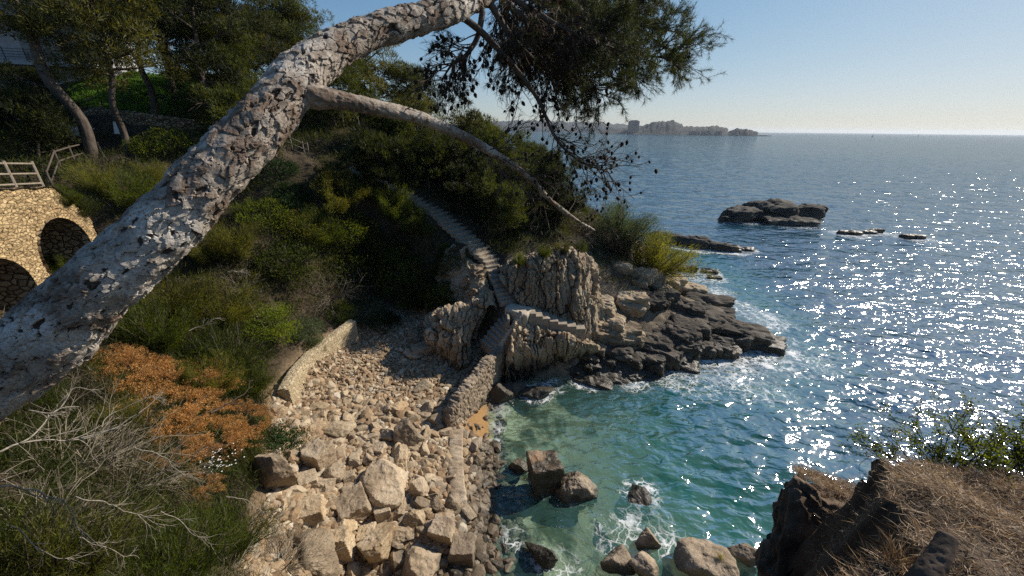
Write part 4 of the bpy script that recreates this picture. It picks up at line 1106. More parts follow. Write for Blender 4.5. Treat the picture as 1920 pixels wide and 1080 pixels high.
RNG = np.random.RandomState(99)
TW = MB(); NE = MB(); CONES = []
def perp(d, rng):
    a = rng.normal(size=3); a -= d * (a @ d); return norm(a)
def grow(p, d, length, rad, lvl, sag=.0, tips=None, mb=TW, rng=RNG, spread=.9, kids=(3, 6), seg=6, wob=.25):
    """one twig and its side twigs"""
    pts = [p]; dirs = [d]
    for i in range(seg):
        d = norm(d + rng.normal(size=3) * wob * .5 + np.array((0, 0, -sag)))
        p = p + d * length / seg; pts.append(p); dirs.append(d)
    V, F = tube(pts, np.linspace(rad, rad * .45, len(pts)), 5 if rad > .006 else 4); mb.add(V, F)
    if lvl <= 0:
        if tips is not None: tips.append((pts[-1], dirs[-1], pts))
        return
    for k in range(rng.randint(*kids)):
        u = rng.uniform(.25, 1); i = min(int(u * seg), seg - 1)
        nd = norm(dirs[i] + perp(dirs[i], rng) * rng.uniform(.5, 1.2) * spread)
        grow(pts[i] * (1 - (u*seg - i)) + pts[i+1] * (u*seg - i), nd, length * rng.uniform(.35, .7), rad * .5, lvl - 1, sag, tips, mb, rng, spread, kids, max(3, seg - 1), wob)
    if tips is not None: tips.append((pts[-1], dirs[-1], pts))

# secondary limbs that carry the crown
def limb(pts, r0, r1, name='limb', mat='bark'):
    P = catmull(pts, 40); mb = MB(); rr = np.linspace(r0, r1, 40) * (1 + .12 * fbm(P * 6, 2))
    V, F = tube(P, rr, 9); mb.add(V, F); mb.build(name, M[mat], pine, smooth=True); return P
hang = limb([PT(862, 28, 3.35), PT(905, 62, 3.5), PT(950, 110, 3.65), PT(985, 152, 3.8), PT(1012, 192, 3.9), PT(1030, 235, 4.0), PT(1052, 272, 4.1), PT(1092, 305, 4.2), PT(1140, 322, 4.3)], .034, .009)
hang2 = limb([PT(905, 20, 3.5), PT(895, 70, 3.55), PT(872, 105, 3.6), PT(850, 118, 3.7), PT(828, 150, 3.8)], .03, .008)
limbs_c = [limb([PT(960, -30, 3.9), PT(1030, 10, 4.2), PT(1100, 30, 4.5), PT(1180, 42, 4.8), PT(1250, 60, 5.0)], .05, .012),
           limb([PT(960, -40, 3.9), PT(1040, -20, 4.4), PT(1120, -10, 4.9), PT(1200, 10, 5.3)], .045, .012),
           limb([PT(930, -15, 3.7), PT(990, 40, 3.9), PT(1050, 80, 4.1), PT(1110, 110, 4.3), PT(1170, 120, 4.5)], .04, .01),
           limb([PT(915, 0, 3.6), PT(960, 70, 3.7), PT(1010, 120, 3.9), PT(1060, 150, 4.0), PT(1130, 170, 4.2)], .035, .008),
           limb([PT(990, -60, 4.0), PT(1060, -60, 4.3), PT(1140, -50, 4.6), PT(1230, -20, 4.9)], .04, .01),
           limb([PT(985, -45, 4.0), PT(950, -10, 4.4), PT(960, 60, 4.8), PT(990, 110, 5.0)], .035, .008),
           limb([PT(1000, -75, 4.1), PT(1080, -20, 4.6), PT(1150, 20, 5.0), PT(1235, 80, 5.3), PT(1275, 100, 5.4)], .035, .008),
           limb([PT(1010, -80, 4.1), PT(1090, 20, 4.3), PT(1140, 75, 4.5), PT(1200, 100, 4.7), PT(1250, 110, 4.8)], .035, .008),
           limb([PT(950, -30, 3.8), PT(1000, 30, 4.3), PT(1040, 70, 4.6), PT(1075, 110, 4.8), PT(1120, 130, 5.0)], .035, .008),
           limb([PT(930, -25, 3.7), PT(1000, 20, 3.5), PT(1070, 60, 3.5), PT(1150, 90, 3.7)], .035, .008)]
tips_green, tips_dark, tips_dead = [], [], []
down = np.array((0, 0, -1.0))
for P in limbs_c:
    for k in range(56):
        i = RNG.randint(4, 39); d = norm(P[min(i + 1, 39)] - P[i - 1])
        outer = i > 25
        nd = norm(d * .7 + perp(d, RNG) * .9 + down * (.05 if outer else .32))
        grow(P[i], nd, RNG.uniform(.22, .5), .0085, 2, -.01 if outer else .07, tips_green if outer else tips_dark, kids=(3, 5))
for P in limbs_c[2:4] + [hang[:24]]:
    for k in range(9 if P is not limbs_c[2] else 16):
        i = RNG.randint(4, len(P) - 1); d = norm(P[i] - P[i - 1])
        grow(P[i], norm(d * .3 + perp(d, RNG) * .9 + down * .55), RNG.uniform(.2, .4), .007, 2, .1, tips_dead, kids=(3, 6))
for k in range(30):
    i = RNG.randint(8, 40); i = min(i, 39); d = norm(hang2[i] - hang2[i - 1])
    grow(hang2[i], norm(d * .6 + perp(d, RNG) * .9 + np.array((-.3, 0, -.1))), RNG.uniform(.2, .42), .007, 2, .03, tips_dark if k % 3 else tips_dead, kids=(3, 6))
for k in range(34):
    i = RNG.randint(27, 40); i = min(i, 39); d = norm(hang[i] - hang[i - 1])
    grow(hang[i], norm(d * .7 + perp(d, RNG) * .8), RNG.uniform(.25, .5), .006, 2, .0, tips_dead, kids=(3, 6))
P = catmull(lp, 60)
for k in range(26):
    i = RNG.randint(34, 59); d = norm(P[i] - P[i - 1])
    grow(P[i], norm(d * .5 + perp(d, RNG) * .9 + np.array((.3, .1, .2))), RNG.uniform(.25, .6), .007, 2, .0, tips_dead, kids=(3, 5))
for k in range(10):
    i = RNG.randint(8, 40); d = norm(P[i] - P[i - 1])
    grow(P[i], norm(d * .3 + perp(d, RNG)), RNG.uniform(.15, .35), .005, 1, .0, None)
TW.build('twigs', M['twig'], pine)
# needles in tufts along the outer twigs
def tuft(pts, n, ln, rng):
    pts = np.asarray(pts); m = len(pts)
    u = rng.uniform(.35, 1, n) * (m - 1.001); i = u.astype(int); f = (u - i)[:, None]
    C = pts[i] * (1 - f) + pts[i + 1] * f
    D = norm(norm(pts[i + 1] - pts[i]) * .8 + rng.normal(size=(n, 3)) * .6)
    V, F, r = blades(C, D, rng.uniform(.6, 1.1, n) * ln, .0042, rng)
    NE.add(V, F, rnd=r)
for (p, d, pts) in tips_green: tuft(pts, 26, .09, RNG)
for (p, d, pts) in tips_dark: 
    if RNG.rand() < .42: tuft(pts, 12, .075, RNG)
NG = NE; NE = MB()
for (p, d, pts) in tips_dark:
    if RNG.rand() < .5: tuft(pts, 10, .06, RNG)
NE.build('dark_needles', M['darkneedle'], pine); NE = NG
for (p, d, pts) in tips_dead:
    if RNG.rand() < .12: tuft(pts, 6, .06, RNG)
NE.build('needles', M['needle'], pine)
# cones
def cone_mesh():
    prof = [(0, .0), (.006, .010), (.016, .0175), (.028, .0195), (.042, .016), (.055, .009), (.062, 0)]
    k = 10; V = []; 
    for z, r in prof:
        for j in range(k): a = 2 * math.pi * (j + (.5 if len(V) // k % 2 else 0)) / k; rr = r * (1.12 if j % 2 else .92); V.append((rr * math.cos(a), rr * math.sin(a), -z))
    return np.array(V), grid_wrap(len(prof), k)
def grid_wrap(m, k):
    i = np.arange(m - 1)[:, None] * k; j = np.arange(k)[None]
    return np.stack([i + j, i + (j + 1) % k, i + k + (j + 1) % k, i + k + j], -1).reshape(-1, 4)
cv, cf = cone_mesh()
mb = MB(); allt = tips_dark + tips_dead
RNG.shuffle(allt)
spots = [t for t in allt if RNG.rand() < .6][:1700]
near = spots[:100]; rest = spots[100:]
me = None
for (p, d, pts) in rest:
    s = RNG.uniform(.6, 1.0); mb.add((cv * s) @ eul(RNG.uniform(-.7, .7), RNG.uniform(-.7, .7), RNG.uniform(0, 6)).T + pts[-2], cf)
st = mb.build('cone_cluster', M['cone'], pine, smooth=True); st['kind'] = 'stuff'
mb1 = MB(); mb1.add(cv, cf); cme = mb1.data('cone', True); cme.materials.append(M['cone'])
for (p, d, pts) in near:
    o = bpy.data.objects.new('cone', cme); COL.objects.link(o); o.parent = pine; o.location = pts[-2] - np.array(pine.location)
    o.rotation_euler = (RNG.uniform(-.7, .7), RNG.uniform(-.7, .7), RNG.uniform(0, 6)); s = RNG.uniform(.7, 1.1); o.scale = (s, s, s)
# ------------------------------------------------------------------ pines on the bank
def clump(mb, c, rad, n, ln, wd, rng, up=.55, shell=.55, quad=False):
    """one mass of foliage: blades through the outer part of a flattened ball"""
    u = norm(rng.normal(size=(n, 3))); rr = rng.uniform(shell, 1, n) ** .6
    C = np.asarray(c) + u * rr[:, None] * rad
    D = norm(u * .8 + np.array((0, 0, up)) + rng.normal(size=(n, 3)) * .45)
    V, F, r = blades(C, D, ln * rng.uniform(.6, 1.2, n), wd, rng, quad)
    mb.add(V, F, rnd=np.clip(r * .7 + .3 * np.repeat(rng.rand(), len(r)), 0, 1))
def make_pine(name, seed, height, spread, lean, base_h=.35, nl=9, per=3, cl=(.9, .5), nb=330, flat=1.0, bare=0):
    """trunk, limbs and a clumped crown; returns lists of (name, mesh, material)"""
    rng = np.random.RandomState(seed); wood = MB(); cr = MB(); br = MB()
    tp = [np.zeros(3)]
    for k in range(1, 7):
        f = k / 6; tp.append(np.array((lean[0] * f ** 1.4 + rng.normal() * .1 * height / 8, lean[1] * f ** 1.4 + rng.normal() * .1 * height / 8, height * .92 * f)))
    T = catmull(tp, 30); r0 = height * .022
    V, F = tube(np.vstack([T[:1] - (0, 0, .7), T]), np.concatenate([[r0 * 1.3], np.linspace(r0, r0 * .3, 30)]), 9)
    wood.add(V, F)
    for k in range(nl):
        f = base_h + (1 - base_h) * (k + .5) / nl; i = int(f * 29); p = T[i]
        an = k * 2.4 + rng.uniform(-.4, .4); out = spread * (1 - .55 * abs(f - .55) ** 1.2) * rng.uniform(.6, 1.1)
        e = p + np.array((math.cos(an) * out, math.sin(an) * out, height * rng.uniform(.03, .16)))
        m = (p + e) / 2 + np.array((0, 0, -height * .015))
        P = catmull([p, m, e], 12); V, F = tube(P, np.linspace(r0 * .42, r0 * .1, 12), 6); br.add(V, F)
        for q in range(per):
            fq = rng.uniform(.45, 1.05); b = p + (e - p) * fq + rng.normal(size=3) * (spread * .16, spread * .16, spread * .09)
            s = rng.uniform(.7, 1.15); rad = np.array((cl[0], cl[0], cl[1] * flat)) * s
            if rng.rand() >= bare:
                for w in range(3):
                    clump(cr, b + rng.normal(size=3) * rad * .55, rad * rng.uniform(.45, .7), int(nb / 3), .26 * height / 8 ** 1 * .9 if False else .27, .042, rng)
            P = catmull([m, (m + b) / 2 + rng.normal(size=3) * .1, b], 8); V, F = tube(P, np.linspace(r0 * .16, r0 * .05, 8), 4); br.add(V, F)
    for w in range(4): clump(cr, T[-1] + rng.normal(size=3) * (cl[0] * .6, cl[0] * .6, .2), np.array((cl[0], cl[0], cl[1])) * .75, int(nb / 2), .27, .042, rng)
    if bare:
        for k in range(26):
            i = rng.randint(5, 20); a = rng.uniform(0, 6.28); grow(T[i], np.array((math.cos(a), math.sin(a), rng.uniform(-.1, .4))), rng.uniform(.8, 1.6), .02, 1, .02, None, br, rng)
    return wood, br, cr
PROT = {}
def pine_tree(kind, loc, label, scale=1.0, rz=0.0, mat=None, name='pine_tree', group='pines on the wooded bank'):
    specs = {
     'tall':   dict(seed=1, height=9, spread=3.0, lean=(.5, .3), base_h=.4, nl=20, per=3, cl=(1.15, .7), nb=420),
     'bare':   dict(seed=11, height=11, spread=3.0, lean=(-.9, .3), base_h=.66, nl=12, per=3, cl=(1.0, .6), nb=400),
     'lean':   dict(seed=2, height=7.5, spread=2.6, lean=(-1.6, -.3), base_h=.5, nl=15, per=3, cl=(1.05, .65), nb=420),
     'open':   dict(seed=3, height=9, spread=3.2, lean=(.8, .2), base_h=.36, nl=14, per=3, cl=(.95, .55), nb=360, bare=.1),
     'dome':   dict(seed=4, height=6, spread=2.7, lean=(.4, .2), base_h=.25, nl=18, per=3, cl=(.95, .6), nb=400),
     'low':    dict(seed=5, height=3.6, spread=1.9, lean=(.5, -.2), base_h=.15, nl=13, per=3, cl=(.72, .5), nb=380),
     'low2':   dict(seed=6, height=3.0, spread=2.0, lean=(.9, -.5), base_h=.1, nl=12, per=3, cl=(.68, .45), nb=380),
    }
    r = empty(name, tuple(loc), label, 'tree', group, rz); r.scale = (scale,) * 3
    if kind not in PROT:
        wd, br, cr = make_pine(kind, **specs[kind])
        a = wd.data('trunk', True); a.materials.append(M['bark'])
        b = br.data('limbs', True); b.materials.append(M['bark'])
        c = cr.data('crown'); c.materials.append(M['pine'])
        d = c.copy(); d.materials.clear(); d.materials.append(M['pine_warm'])
        PROT[kind] = (a, b, c, d)
    a, b, c, d = PROT[kind]
    for nm, me in (('trunk', a), ('limbs', b), ('crown', d if mat == 'warm' else c)):
        o = bpy.data.objects.new(nm, me); COL.objects.link(o); o.parent = r
    return r
def on_ground(p, dz=0.0):
    return (p[0], p[1], float(gz(p[0], p[1])[0]) + dz)
def tree_at(kind, px, py, t, label, scale=1.0, rz=0.0, mat=None, base=None):
    """crown middle is seen at (px,py) at depth t; the base is set below it"""
    c = PT(px, py, t); g = on_ground(c)
    return pine_tree(kind, g, label, scale, rz, mat)
LATE = []
TREES = [
 ('bare', 34, -40, 19, 1.3, .4, None, 'tall pine with a bare pale trunk before the grey house'),
 ('lean', 165, 80, 22, 1.25, 2.6, 'warm', 'bushy pine with a crooked trunk rising from the path near the notice board'),
 ('tall', 225, 20, 27, 1.25, 1.2, None, 'dark tall pine standing behind the crooked one'),
 ('open', 350, 70, 26, 1.25, 0.5, None, 'open forked pine with bare lower branches beside the lawn'),
 ('tall', 440, 90, 30, 1.1, 2.2, 'warm', 'pine touching the leaning trunk between the forked pine and open sky'),
 ('dome', 525, 80, 36, 1.35, .9, None, 'distant dark pine whose top shows just above the leaning trunk'),
 ('tall', 150, 40, 33, 1.4, 3.4, None, 'dense pine shading the balconies of the grey house'),
 ('dome', 690, 140, 34, 1.35, 1.7, 'warm', 'round-topped pine framed between the leaning trunk and its lower limb'),
 ('dome', 770, 185, 37, 1.1, 4.0, None, 'smaller pine right behind the round-topped one'),
 ('dome', 620, 190, 31, .95, 5.1, None, 'low dark pine leaning over the stepped garden wall'),
 ('low', 985, 268, 38, 1.15, .3, None, 'wind-shaped pine rising above the ridge against the sea'),
 ('low2', 1010, 300, 36, 1.1, 2.0, None, 'flat-topped pine just under the wind-shaped one on the ridge'),
 ('low', 880, 310, 33, 1.25, 1.0, 'warm', 'olive green pine thicket at the top of the headland slope'),
 ('low', 790, 300, 34, 1.2, 4.4, 'warm', 'olive pine hung with brown twigs under the pale limb'),
 ('low2', 840, 350, 30, 1.2, 3.0, None, 'dense low pine above the bend of the long stairs'),
 ('low', 930, 350, 31, 1.15, 5.5, None, 'billowing dark pine in the middle of the headland thicket'),
 ('low2', 1010, 385, 31, 1.15, .6, None, 'dark pine at the seaward side of the headland thicket'),
 ('low', 960, 410, 28, 1.0, 2.4, None, 'bushy pine directly above the fluted rock face'),
 ('low2', 1045, 430, 28, .9, 1.4, None, 'low pine spilling over the top right of the fluted rock face'),
 ('low2', 905, 400, 27.5, .9, 4.9, None, 'bushy pine crowding the seaward edge of the long stairs'),
 ('low', 730, 330, 32, 1.1, .8, None, 'shadowy pine behind the upper end of the long stairs'),
 ('tall', 300, 30, 33, 1.3, 4.1, 'warm', 'tall olive pine at the back of the lawn'),
 ('dome', 55, 165, 25, .75, 1.1, None, 'dark bushy pine at the edge of view above the bridge fence'),
 ('tall', 290, 60, 30, 1.15, 2.0, None, 'dark pine filling the gap between the crooked and the forked pine'),
 ('dome', 405, 130, 29, 1.15, 5.0, None, 'rounded pine between the forked pine and the leaning trunk'),
 ('low', 455, 215, 26, 1.1, 3.3, None, 'low dark pine against the shaded side of the leaning trunk'),
 ('low', 35, 215, 20, 1.0, .7, None, 'low leafy pine just behind the bridge fence'),
 ('dome', 560, 115, 39, 1.3, 2.0, 'warm', 'far olive pine standing on the skyline over the leaning trunk'),
 ('dome', 480, 190, 33, 1.0, 2.9, None, 'dark pine crown hiding the far end of the lawn'),
]
for k_, (off_, kind, sc, mt, lab) in enumerate([((2.0, .6), 'low', .95, None, 'pine shading the middle of the long stairs'), ((2.0, 1.0), 'low2', 1.05, None, 'spreading pine over the seaward side of the stairs bend'), ((1.9, .9), 'low', 1.05, None, 'dark pine roofing the upper stairs'), ((2.4, .6), 'low2', 1.2, None, 'dark pine where the stairs vanish into shade'), ((-1.6, -1.1), 'low2', .62, None, 'small pine bush on the landward side of the upper stairs'), ((-.6, -1.7), 'low', .55, 'warm', 'small olive pine bush hiding the top of the long stairs')]):
    q = STAIR_UP[[3, 4, 5, 6, 5, 6][k_]]; pine_tree(kind, on_ground((q[0] + off_[0], q[1] + off_[1])), lab, sc, k_ * 1.1, mt)
for k_, (i_, u_, sz, mt, lab) in enumerate([(3, .35, .85, 'shrub', 'rounded dark shrub leaning over the landward edge of the middle stairs'), (3, .85, 1.0, 'shrub', 'large dark shrub screening the stairs bend'), (4, .3, 1.0, 'shrub_olive', 'olive shrub screening the stairs above the bend'), (4, .75, 1.1, 'shrub', 'dark rounded shrub screening the upper stairs'), (5, .2, 1.1, 'shrub', 'dark rounded shrub close to the top of the long stairs'), (5, .7, 1.0, 'shrub_olive', 'olive shrub at the very top of the long stairs')]):
    LATE.append((i_, u_, sz, mt, lab))
for kind, px, py, t, sc, rz, mt, lab in TREES: tree_at(kind, px, py, t, lab, sc, rz, mt)

# ------------------------------------------------------------------ shrubs
def shrub_mesh(seed, style):
    rng = np.random.RandomState(seed); lf = MB(); st = MB()
    if style == 'brush':      # feathery upright brush of tamarisk or juniper
        for k in range(34):
            a = rng.uniform(0, 6.28); d = norm(np.array((math.cos(a) * rng.uniform(.2, 1.1), math.sin(a) * rng.uniform(.2, 1.1), 1)))
            L = rng.uniform(.55, 1.0); P = catmull([np.zeros(3), d * L * .5 + rng.normal(size=3) * .05, d * L + np.array((0, 0, .08))], 9)
            V, F = tube(P, np.linspace(.014, .004, 9), 4); st.add(V, F)
            n = 330; u = rng.uniform(.3, 1.05, n) * 7.9; i = np.minimum(u.astype(int), 7); C = P[i] + (P[i + 1] - P[i]) * (u - i)[:, None] + rng.normal(size=(n, 3)) * .06
            D = norm(norm(P[i + 1] - P[i]) + rng.normal(size=(n, 3)) * .42)
            V, F, r = blades(C, D, rng.uniform(.05, .12, n), .0065, rng); lf.add(V, F, rnd=r)
    elif style == 'round':
        for k in range(40):
            u = norm(rng.normal(size=3)); u[2] = abs(u[2]) * .8
            c = u * rng.uniform(.45, .8) * (1, 1, .8) + (0, 0, .12)
            clump(lf, c, np.array((.24, .24, .18)) * rng.uniform(.7, 1.2), 115, .085, .02, rng, .5, .4, quad=True)
            V, F = tube(catmull([np.zeros(3), c * .5 + rng.normal(size=3) * .05, c], 6), np.linspace(.02, .005, 6), 4); st.add(V, F)
    elif style == 'dry':      # thin grey twigs with hardly a leaf
        for k in range(26):
            a = rng.uniform(0, 6.28); grow(np.zeros(3), norm(np.array((math.cos(a), math.sin(a), rng.uniform(.3, 1.2)))), rng.uniform(.5, .9), .009, 2, .0, None, st, rng, kids=(3, 5))
        n = 900; u = norm(rng.normal(size=(n, 3))); u[:, 2] = abs(u[:, 2]); C = u * rng.uniform(.3, .95, n)[:, None] * (1, 1, .8)
        V, F, r = blades(C, u + rng.normal(size=(n, 3)) * .5, .1, .008, rng); lf.add(V, F, rnd=r)
    elif style == 'heath':    # rusty heath: flat sprays of tufts
        for k in range(46):
            a = rng.uniform(0, 6.28); L = rng.uniform(.35, 1.0); c = np.array((math.cos(a) * L, math.sin(a) * L, .25 + .5 * (1 - L * .6) * rng.rand() + .12))
            P = catmull([np.array((0, 0, 0)), c * .55 + (0, 0, -.05), c], 7); V, F = tube(P, np.linspace(.012, .003, 7), 4); st.add(V, F)
            for w in range(7): clump(lf, c + rng.normal(size=3) * (.11, .11, .05), np.array((.06, .06, .045)), 42, .05, .011, rng, .5, .2, quad=True)
    elif style == 'creeper':
        n = 3800; C = np.stack([rng.normal(size=n) * .42, rng.normal(size=n) * .42, np.zeros(n)], 1)
        C[:, 2] = .22 * (1 - (C[:, 0]**2 + C[:, 1]**2)) * rng.rand(n) + .1 * noise(C * 4) + .1
        V, F, r = blades(C, rng.normal(size=(n, 3)) * .6 + (0, 0, .7), .07, .028, rng, True); lf.add(V, F, rnd=r)
    return lf, st
SP = {}
def shrub(style, mat, loc, label, size, rz=0.0, tilt=(0, 0), seed=0, name='shrub', group=None, stem='bark', zs=1.0):
    r = empty(name, tuple(loc), label, 'shrub', group)
    r.rotation_euler = (tilt[0], tilt[1], rz); r.scale = (size, size, size * zs)
    key = (style, seed)
    if key not in SP:
        lf, st = shrub_mesh(seed * 13 + len(style), style); SP[key] = (lf.data('foliage'), st.data('stems', True), {})
    lf, st, var = SP[key]
    for nm, me, mt in (('foliage', lf, mat), ('stems', st, stem)):
        if not len(me.vertices): continue
        if (nm, mt) not in var:
            c = me.copy(); c.materials.clear(); c.materials.append(M[mt]); var[nm, mt] = c
        o = bpy.data.objects.new(nm, var[nm, mt]); COL.objects.link(o); o.parent = r
    return r
def ground_hit(px, py, t0=2.5, t1=70):
    """where the view ray first meets the ground"""
    ts = np.linspace(t0, t1, 700); P = CAM + np.outer(ts, ray(px, py)); g = gz(P[:, 0], P[:, 1])
    b = np.where(P[:, 2] < g)[0]
    return P[b[0]] if len(b) else P[-1]
def shrub_px(style, mat, px, py, wpx, label, seed=0, **kw):
    """a shrub whose middle is seen at (px,py), about WPX photo pixels wide"""
    h = ground_hit(px, py + wpx * .30)
    t = float((h - CAM) @ np.array((0, math.cos(RAD(PITCH)), -math.sin(RAD(PITCH)))))
    size = wpx * t / FPX * .5 / .9
    rng = np.random.RandomState(int(px * 7 + py)); rz = rng.uniform(0, 6.28)
    # lean a little with the slope, away from the hill
    g0 = gz([h[0] + .6, h[0] - .6, h[0], h[0]], [h[1], h[1], h[1] + .6, h[1] - .6]); sx, sy = (g0[0] - g0[1]) / 1.2, (g0[2] - g0[3]) / 1.2
    tl = (np.clip(math.atan(sy) * .45, -.5, .5), np.clip(-math.atan(sx) * .45, -.5, .5))
    r = shrub(style, mat, (h[0], h[1], h[2] - .08 * size), label, size, 0, tl, seed, **kw)
    r.rotation_euler = (Euler((tl[0], tl[1], 0)).to_matrix() @ Matrix.Rotation(rz, 3, 'Z')).to_euler()
    return r
SHR = [
 # near slope under the trunk
 ('brush', 'shrub_olive', 330, 545, 190, 'feathery olive shrub hanging beside the middle of the leaning trunk'),
 ('brush', 'shrub_olive', 420, 560, 170, 'feathery olive shrub beside the bleached root tangle'),
 ('brush', 'shrub', 300, 600, 180, 'dark feathery shrub in the shade just under the leaning trunk'),
 ('brush', 'shrub', 420, 650, 200, 'broad green brushy shrub above the rusty heath'),
 ('brush', 'shrub', 462, 705, 130, 'green brushy shrub overhanging the retaining wall'),
 ('brush', 'shrub_olive', 380, 700, 150, 'olive brush between the rusty heath and the green brushy shrub'),
 ('heath', 'rust', 245, 685, 150, 'upper rusty orange heath bush drying out under the trunk'),
 ('heath', 'rust', 305, 750, 160, 'broad bright orange heath bush in the middle of the near slope'),
 ('heath', 'rust', 385, 800, 130, 'copper orange heath bush beside the ivy'),
 ('heath', 'rust', 255, 870, 70, 'small bright orange heath tuft among bare twigs'),
 ('heath', 'rust', 350, 905, 90, 'lowest brown orange heath bush above the shaded hollow'),
 ('heath', 'rust', 195, 668, 110, 'small rusty heath bush tucked right under the leaning trunk'),
 ('heath', 'rust', 350, 700, 120, 'rusty heath bush against the broad green brushy shrub'),
 ('heath', 'rust', 440, 770, 100, 'rusty heath bush reaching towards the ivy curtain'),
 ('heath', 'rust', 310, 830, 100, 'faded heath bush mixed with bare twigs below the bright one'),
 ('dry', 'brush', 110, 800, 300, 'mass of dry grey twigs near the base of the leaning trunk'),
 ('dry', 'brush', 220, 850, 260, 'dry twig thicket left of the small orange tuft'),
 ('dry', 'brush', 60, 930, 300, 'dry grey thicket at the very edge of the viewpoint'),
 ('brush', 'shrub', 60, 740, 140, 'small green shrub at the foot of the leaning trunk'),
 ('brush', 'shrub_olive', 90, 1020, 330, 'large olive brush in the nearest corner of the slope'),
 ('brush', 'shrub', 300, 1040, 280, 'large green brush below the shaded hollow'),
 ('brush', 'shrub', 420, 990, 220, 'green brush above the large pale wedge boulder'),
 ('brush', 'shrub_olive', 220, 780, 150, 'olive spray growing through the dry twigs'),
 ('dry', 'brush', 520, 1010, 190, 'grey leafless scrub on the edge above the boulders'),
 ('dry', 'brush', 400, 1075, 190, 'grey leafless scrub at the bottom of the near slope'),
 ('round', 'shrub_bright', 400, 880, 90, 'bright green bush dotted with small white flowers'),
 ('round', 'shrub_bright', 465, 780, 80, 'light green bush beside the copper orange heath'),
 ('creeper', 'ivy', 512, 795, 120, 'dark ivy curtain hanging where the retaining wall ends'),
 # between the near slope and the beach
 ('round', 'shrub_bright', 505, 580, 110, 'yellow-green bush spread over the bank above the retaining wall'),
 ('round', 'shrub_blue', 570, 600, 80, 'grey-green cushion at the top of the retaining wall'),
 ('round', 'shrub_bright', 640, 570, 70, 'yellow flowered cushion at the head of the beach'),
 ('round', 'shrub_blue', 690, 565, 90, 'grey-green cushion beside the yellow flowered one'),
 ('round', 'shrub', 720, 590, 70, 'dark green tuft overhanging the back corner of the beach'),
 ('round', 'shrub', 590, 635, 50, 'small green tuft on the end of the retaining wall'),
 ('dry', 'brush', 455, 520, 90, 'tangle of dry stalks on the sunlit earth strip'),
 ('dry', 'brush', 620, 520, 120, 'dry brush littering the shaded gully floor'),
 ('round', 'shrub_olive', 480, 505, 60, 'yellowish bush on the sunlit earth strip'),
 # middle slope right of the trunk
 ('brush', 'shrub_olive', 445, 440, 130, 'sunlit olive shrub right of the leaning trunk'),
 ('brush', 'shrub_olive', 395, 455, 120, 'sunlit olive shrub touching the leaning trunk'),
 ('round', 'shrub', 500, 380, 110, 'dark shrub on the slope under the earth mound'),
 ('round', 'shrub_olive', 560, 400, 110, 'olive shrub on the bank below the earth mound'),
 ('brush', 'shrub_olive', 635, 355, 120, 'sunlit shrub topping the bank left of the long stairs'),
 ('brush', 'shrub', 600, 420, 130, 'shrub in half shade beneath the sunlit one left of the long stairs'),
 ('round', 'ivy', 545, 350, 90, 'leafy green shrub on the flank of the earth mound'),
 ('round', 'ivy', 520, 300, 90, 'ivy-like shrub at the left end of the mound fence'),
 ('round', 'shrub', 700, 420, 130, 'deeply shaded bush on the steep bank by the stairs'),
 ('round', 'shrub', 760, 470, 140, 'deeply shaded bush in the gully below the stairs bend'),
 ('round', 'shrub', 660, 470, 120, 'deeply shaded bush in the middle of the gully'),
 ('round', 'shrub', 840, 520, 110, 'dark bush on top of the shaded rock shoulder'),
 ('brush', 'shrub', 790, 540, 110, 'dark brush above the pale cracked outcrop'),
 ('brush', 'shrub', 735, 372, 110, 'dark brush crowding the upper stairs from below'),
 ('brush', 'shrub', 790, 400, 90, 'dark brush at the bend of the long stairs'),
 ('brush', 'shrub_olive', 690, 345, 80, 'half-lit brush under the top of the long stairs'),
 ('round', 'shrub', 850, 470, 80, 'dark bush hugging the landward edge of the long stairs'),
 ('round', 'shrub', 650, 405, 110, 'dark bush in shade left of the upper stairs'),
 ('round', 'shrub', 540, 460, 130, 'dark shrub left of the shaded gully'),
 # about the bridge
 ('brush', 'shrub_olive', 200, 330, 110, 'sunlit bush growing on the far end of the bridge'),
 ('brush', 'shrub', 250, 350, 130, 'green bush between the bridge and the leaning trunk'),
 ('brush', 'shrub_olive', 290, 320, 80, 'upright sunlit tuft right of the path fence'),
 ('brush', 'shrub', 110, 490, 90, 'green shrub growing at the foot of the right-hand arch'),
 ('brush', 'shrub', 50, 520, 80, 'small shrub between the two bridge arches'),
 ('round', 'shrub_bright', 112, 350, 36, 'yellow-green tuft sprouting from the bridge parapet end'),
 ('round', 'shrub', 320, 250, 120, 'leafy dark bush in front of the terrace wall'),
 ('round', 'shrub', 40, 235, 150, 'broad-leaved dark bush before the terrace wall'),
 ('round', 'shrub', 480, 260, 100, 'dark bush tucked behind the leaning trunk at the lawn end'),
 ('round', 'shrub', 420, 215, 90, 'low bush along the lawn edge by the forked pine'),
]
for k, (style, mt, px, py, wd, lab) in enumerate(SHR):
    nm = {'heath': 'heath_bush', 'creeper': 'ivy', 'dry': 'dry_thicket'}.get(style, 'shrub')
    shrub_px(style, mt, px, py, wd, lab, seed=k % 3, name=nm, stem='drytwig' if style in ('dry', 'heath') else 'bark')
for k_, (i_, u_, sz, mt, lab) in enumerate(LATE):
    q = STAIR_UP[i_] * (1 - u_) + STAIR_UP[i_ + 1] * u_; q = q + np.array((-.95, -1.15, 0)); q[2] = float(gz(q[0], q[1])[0])
    shrub('round' if k_ % 2 else 'brush', mt, q, lab, sz, k_ * 1.3, (-.2, .2), k_ % 3, zs=1.25)
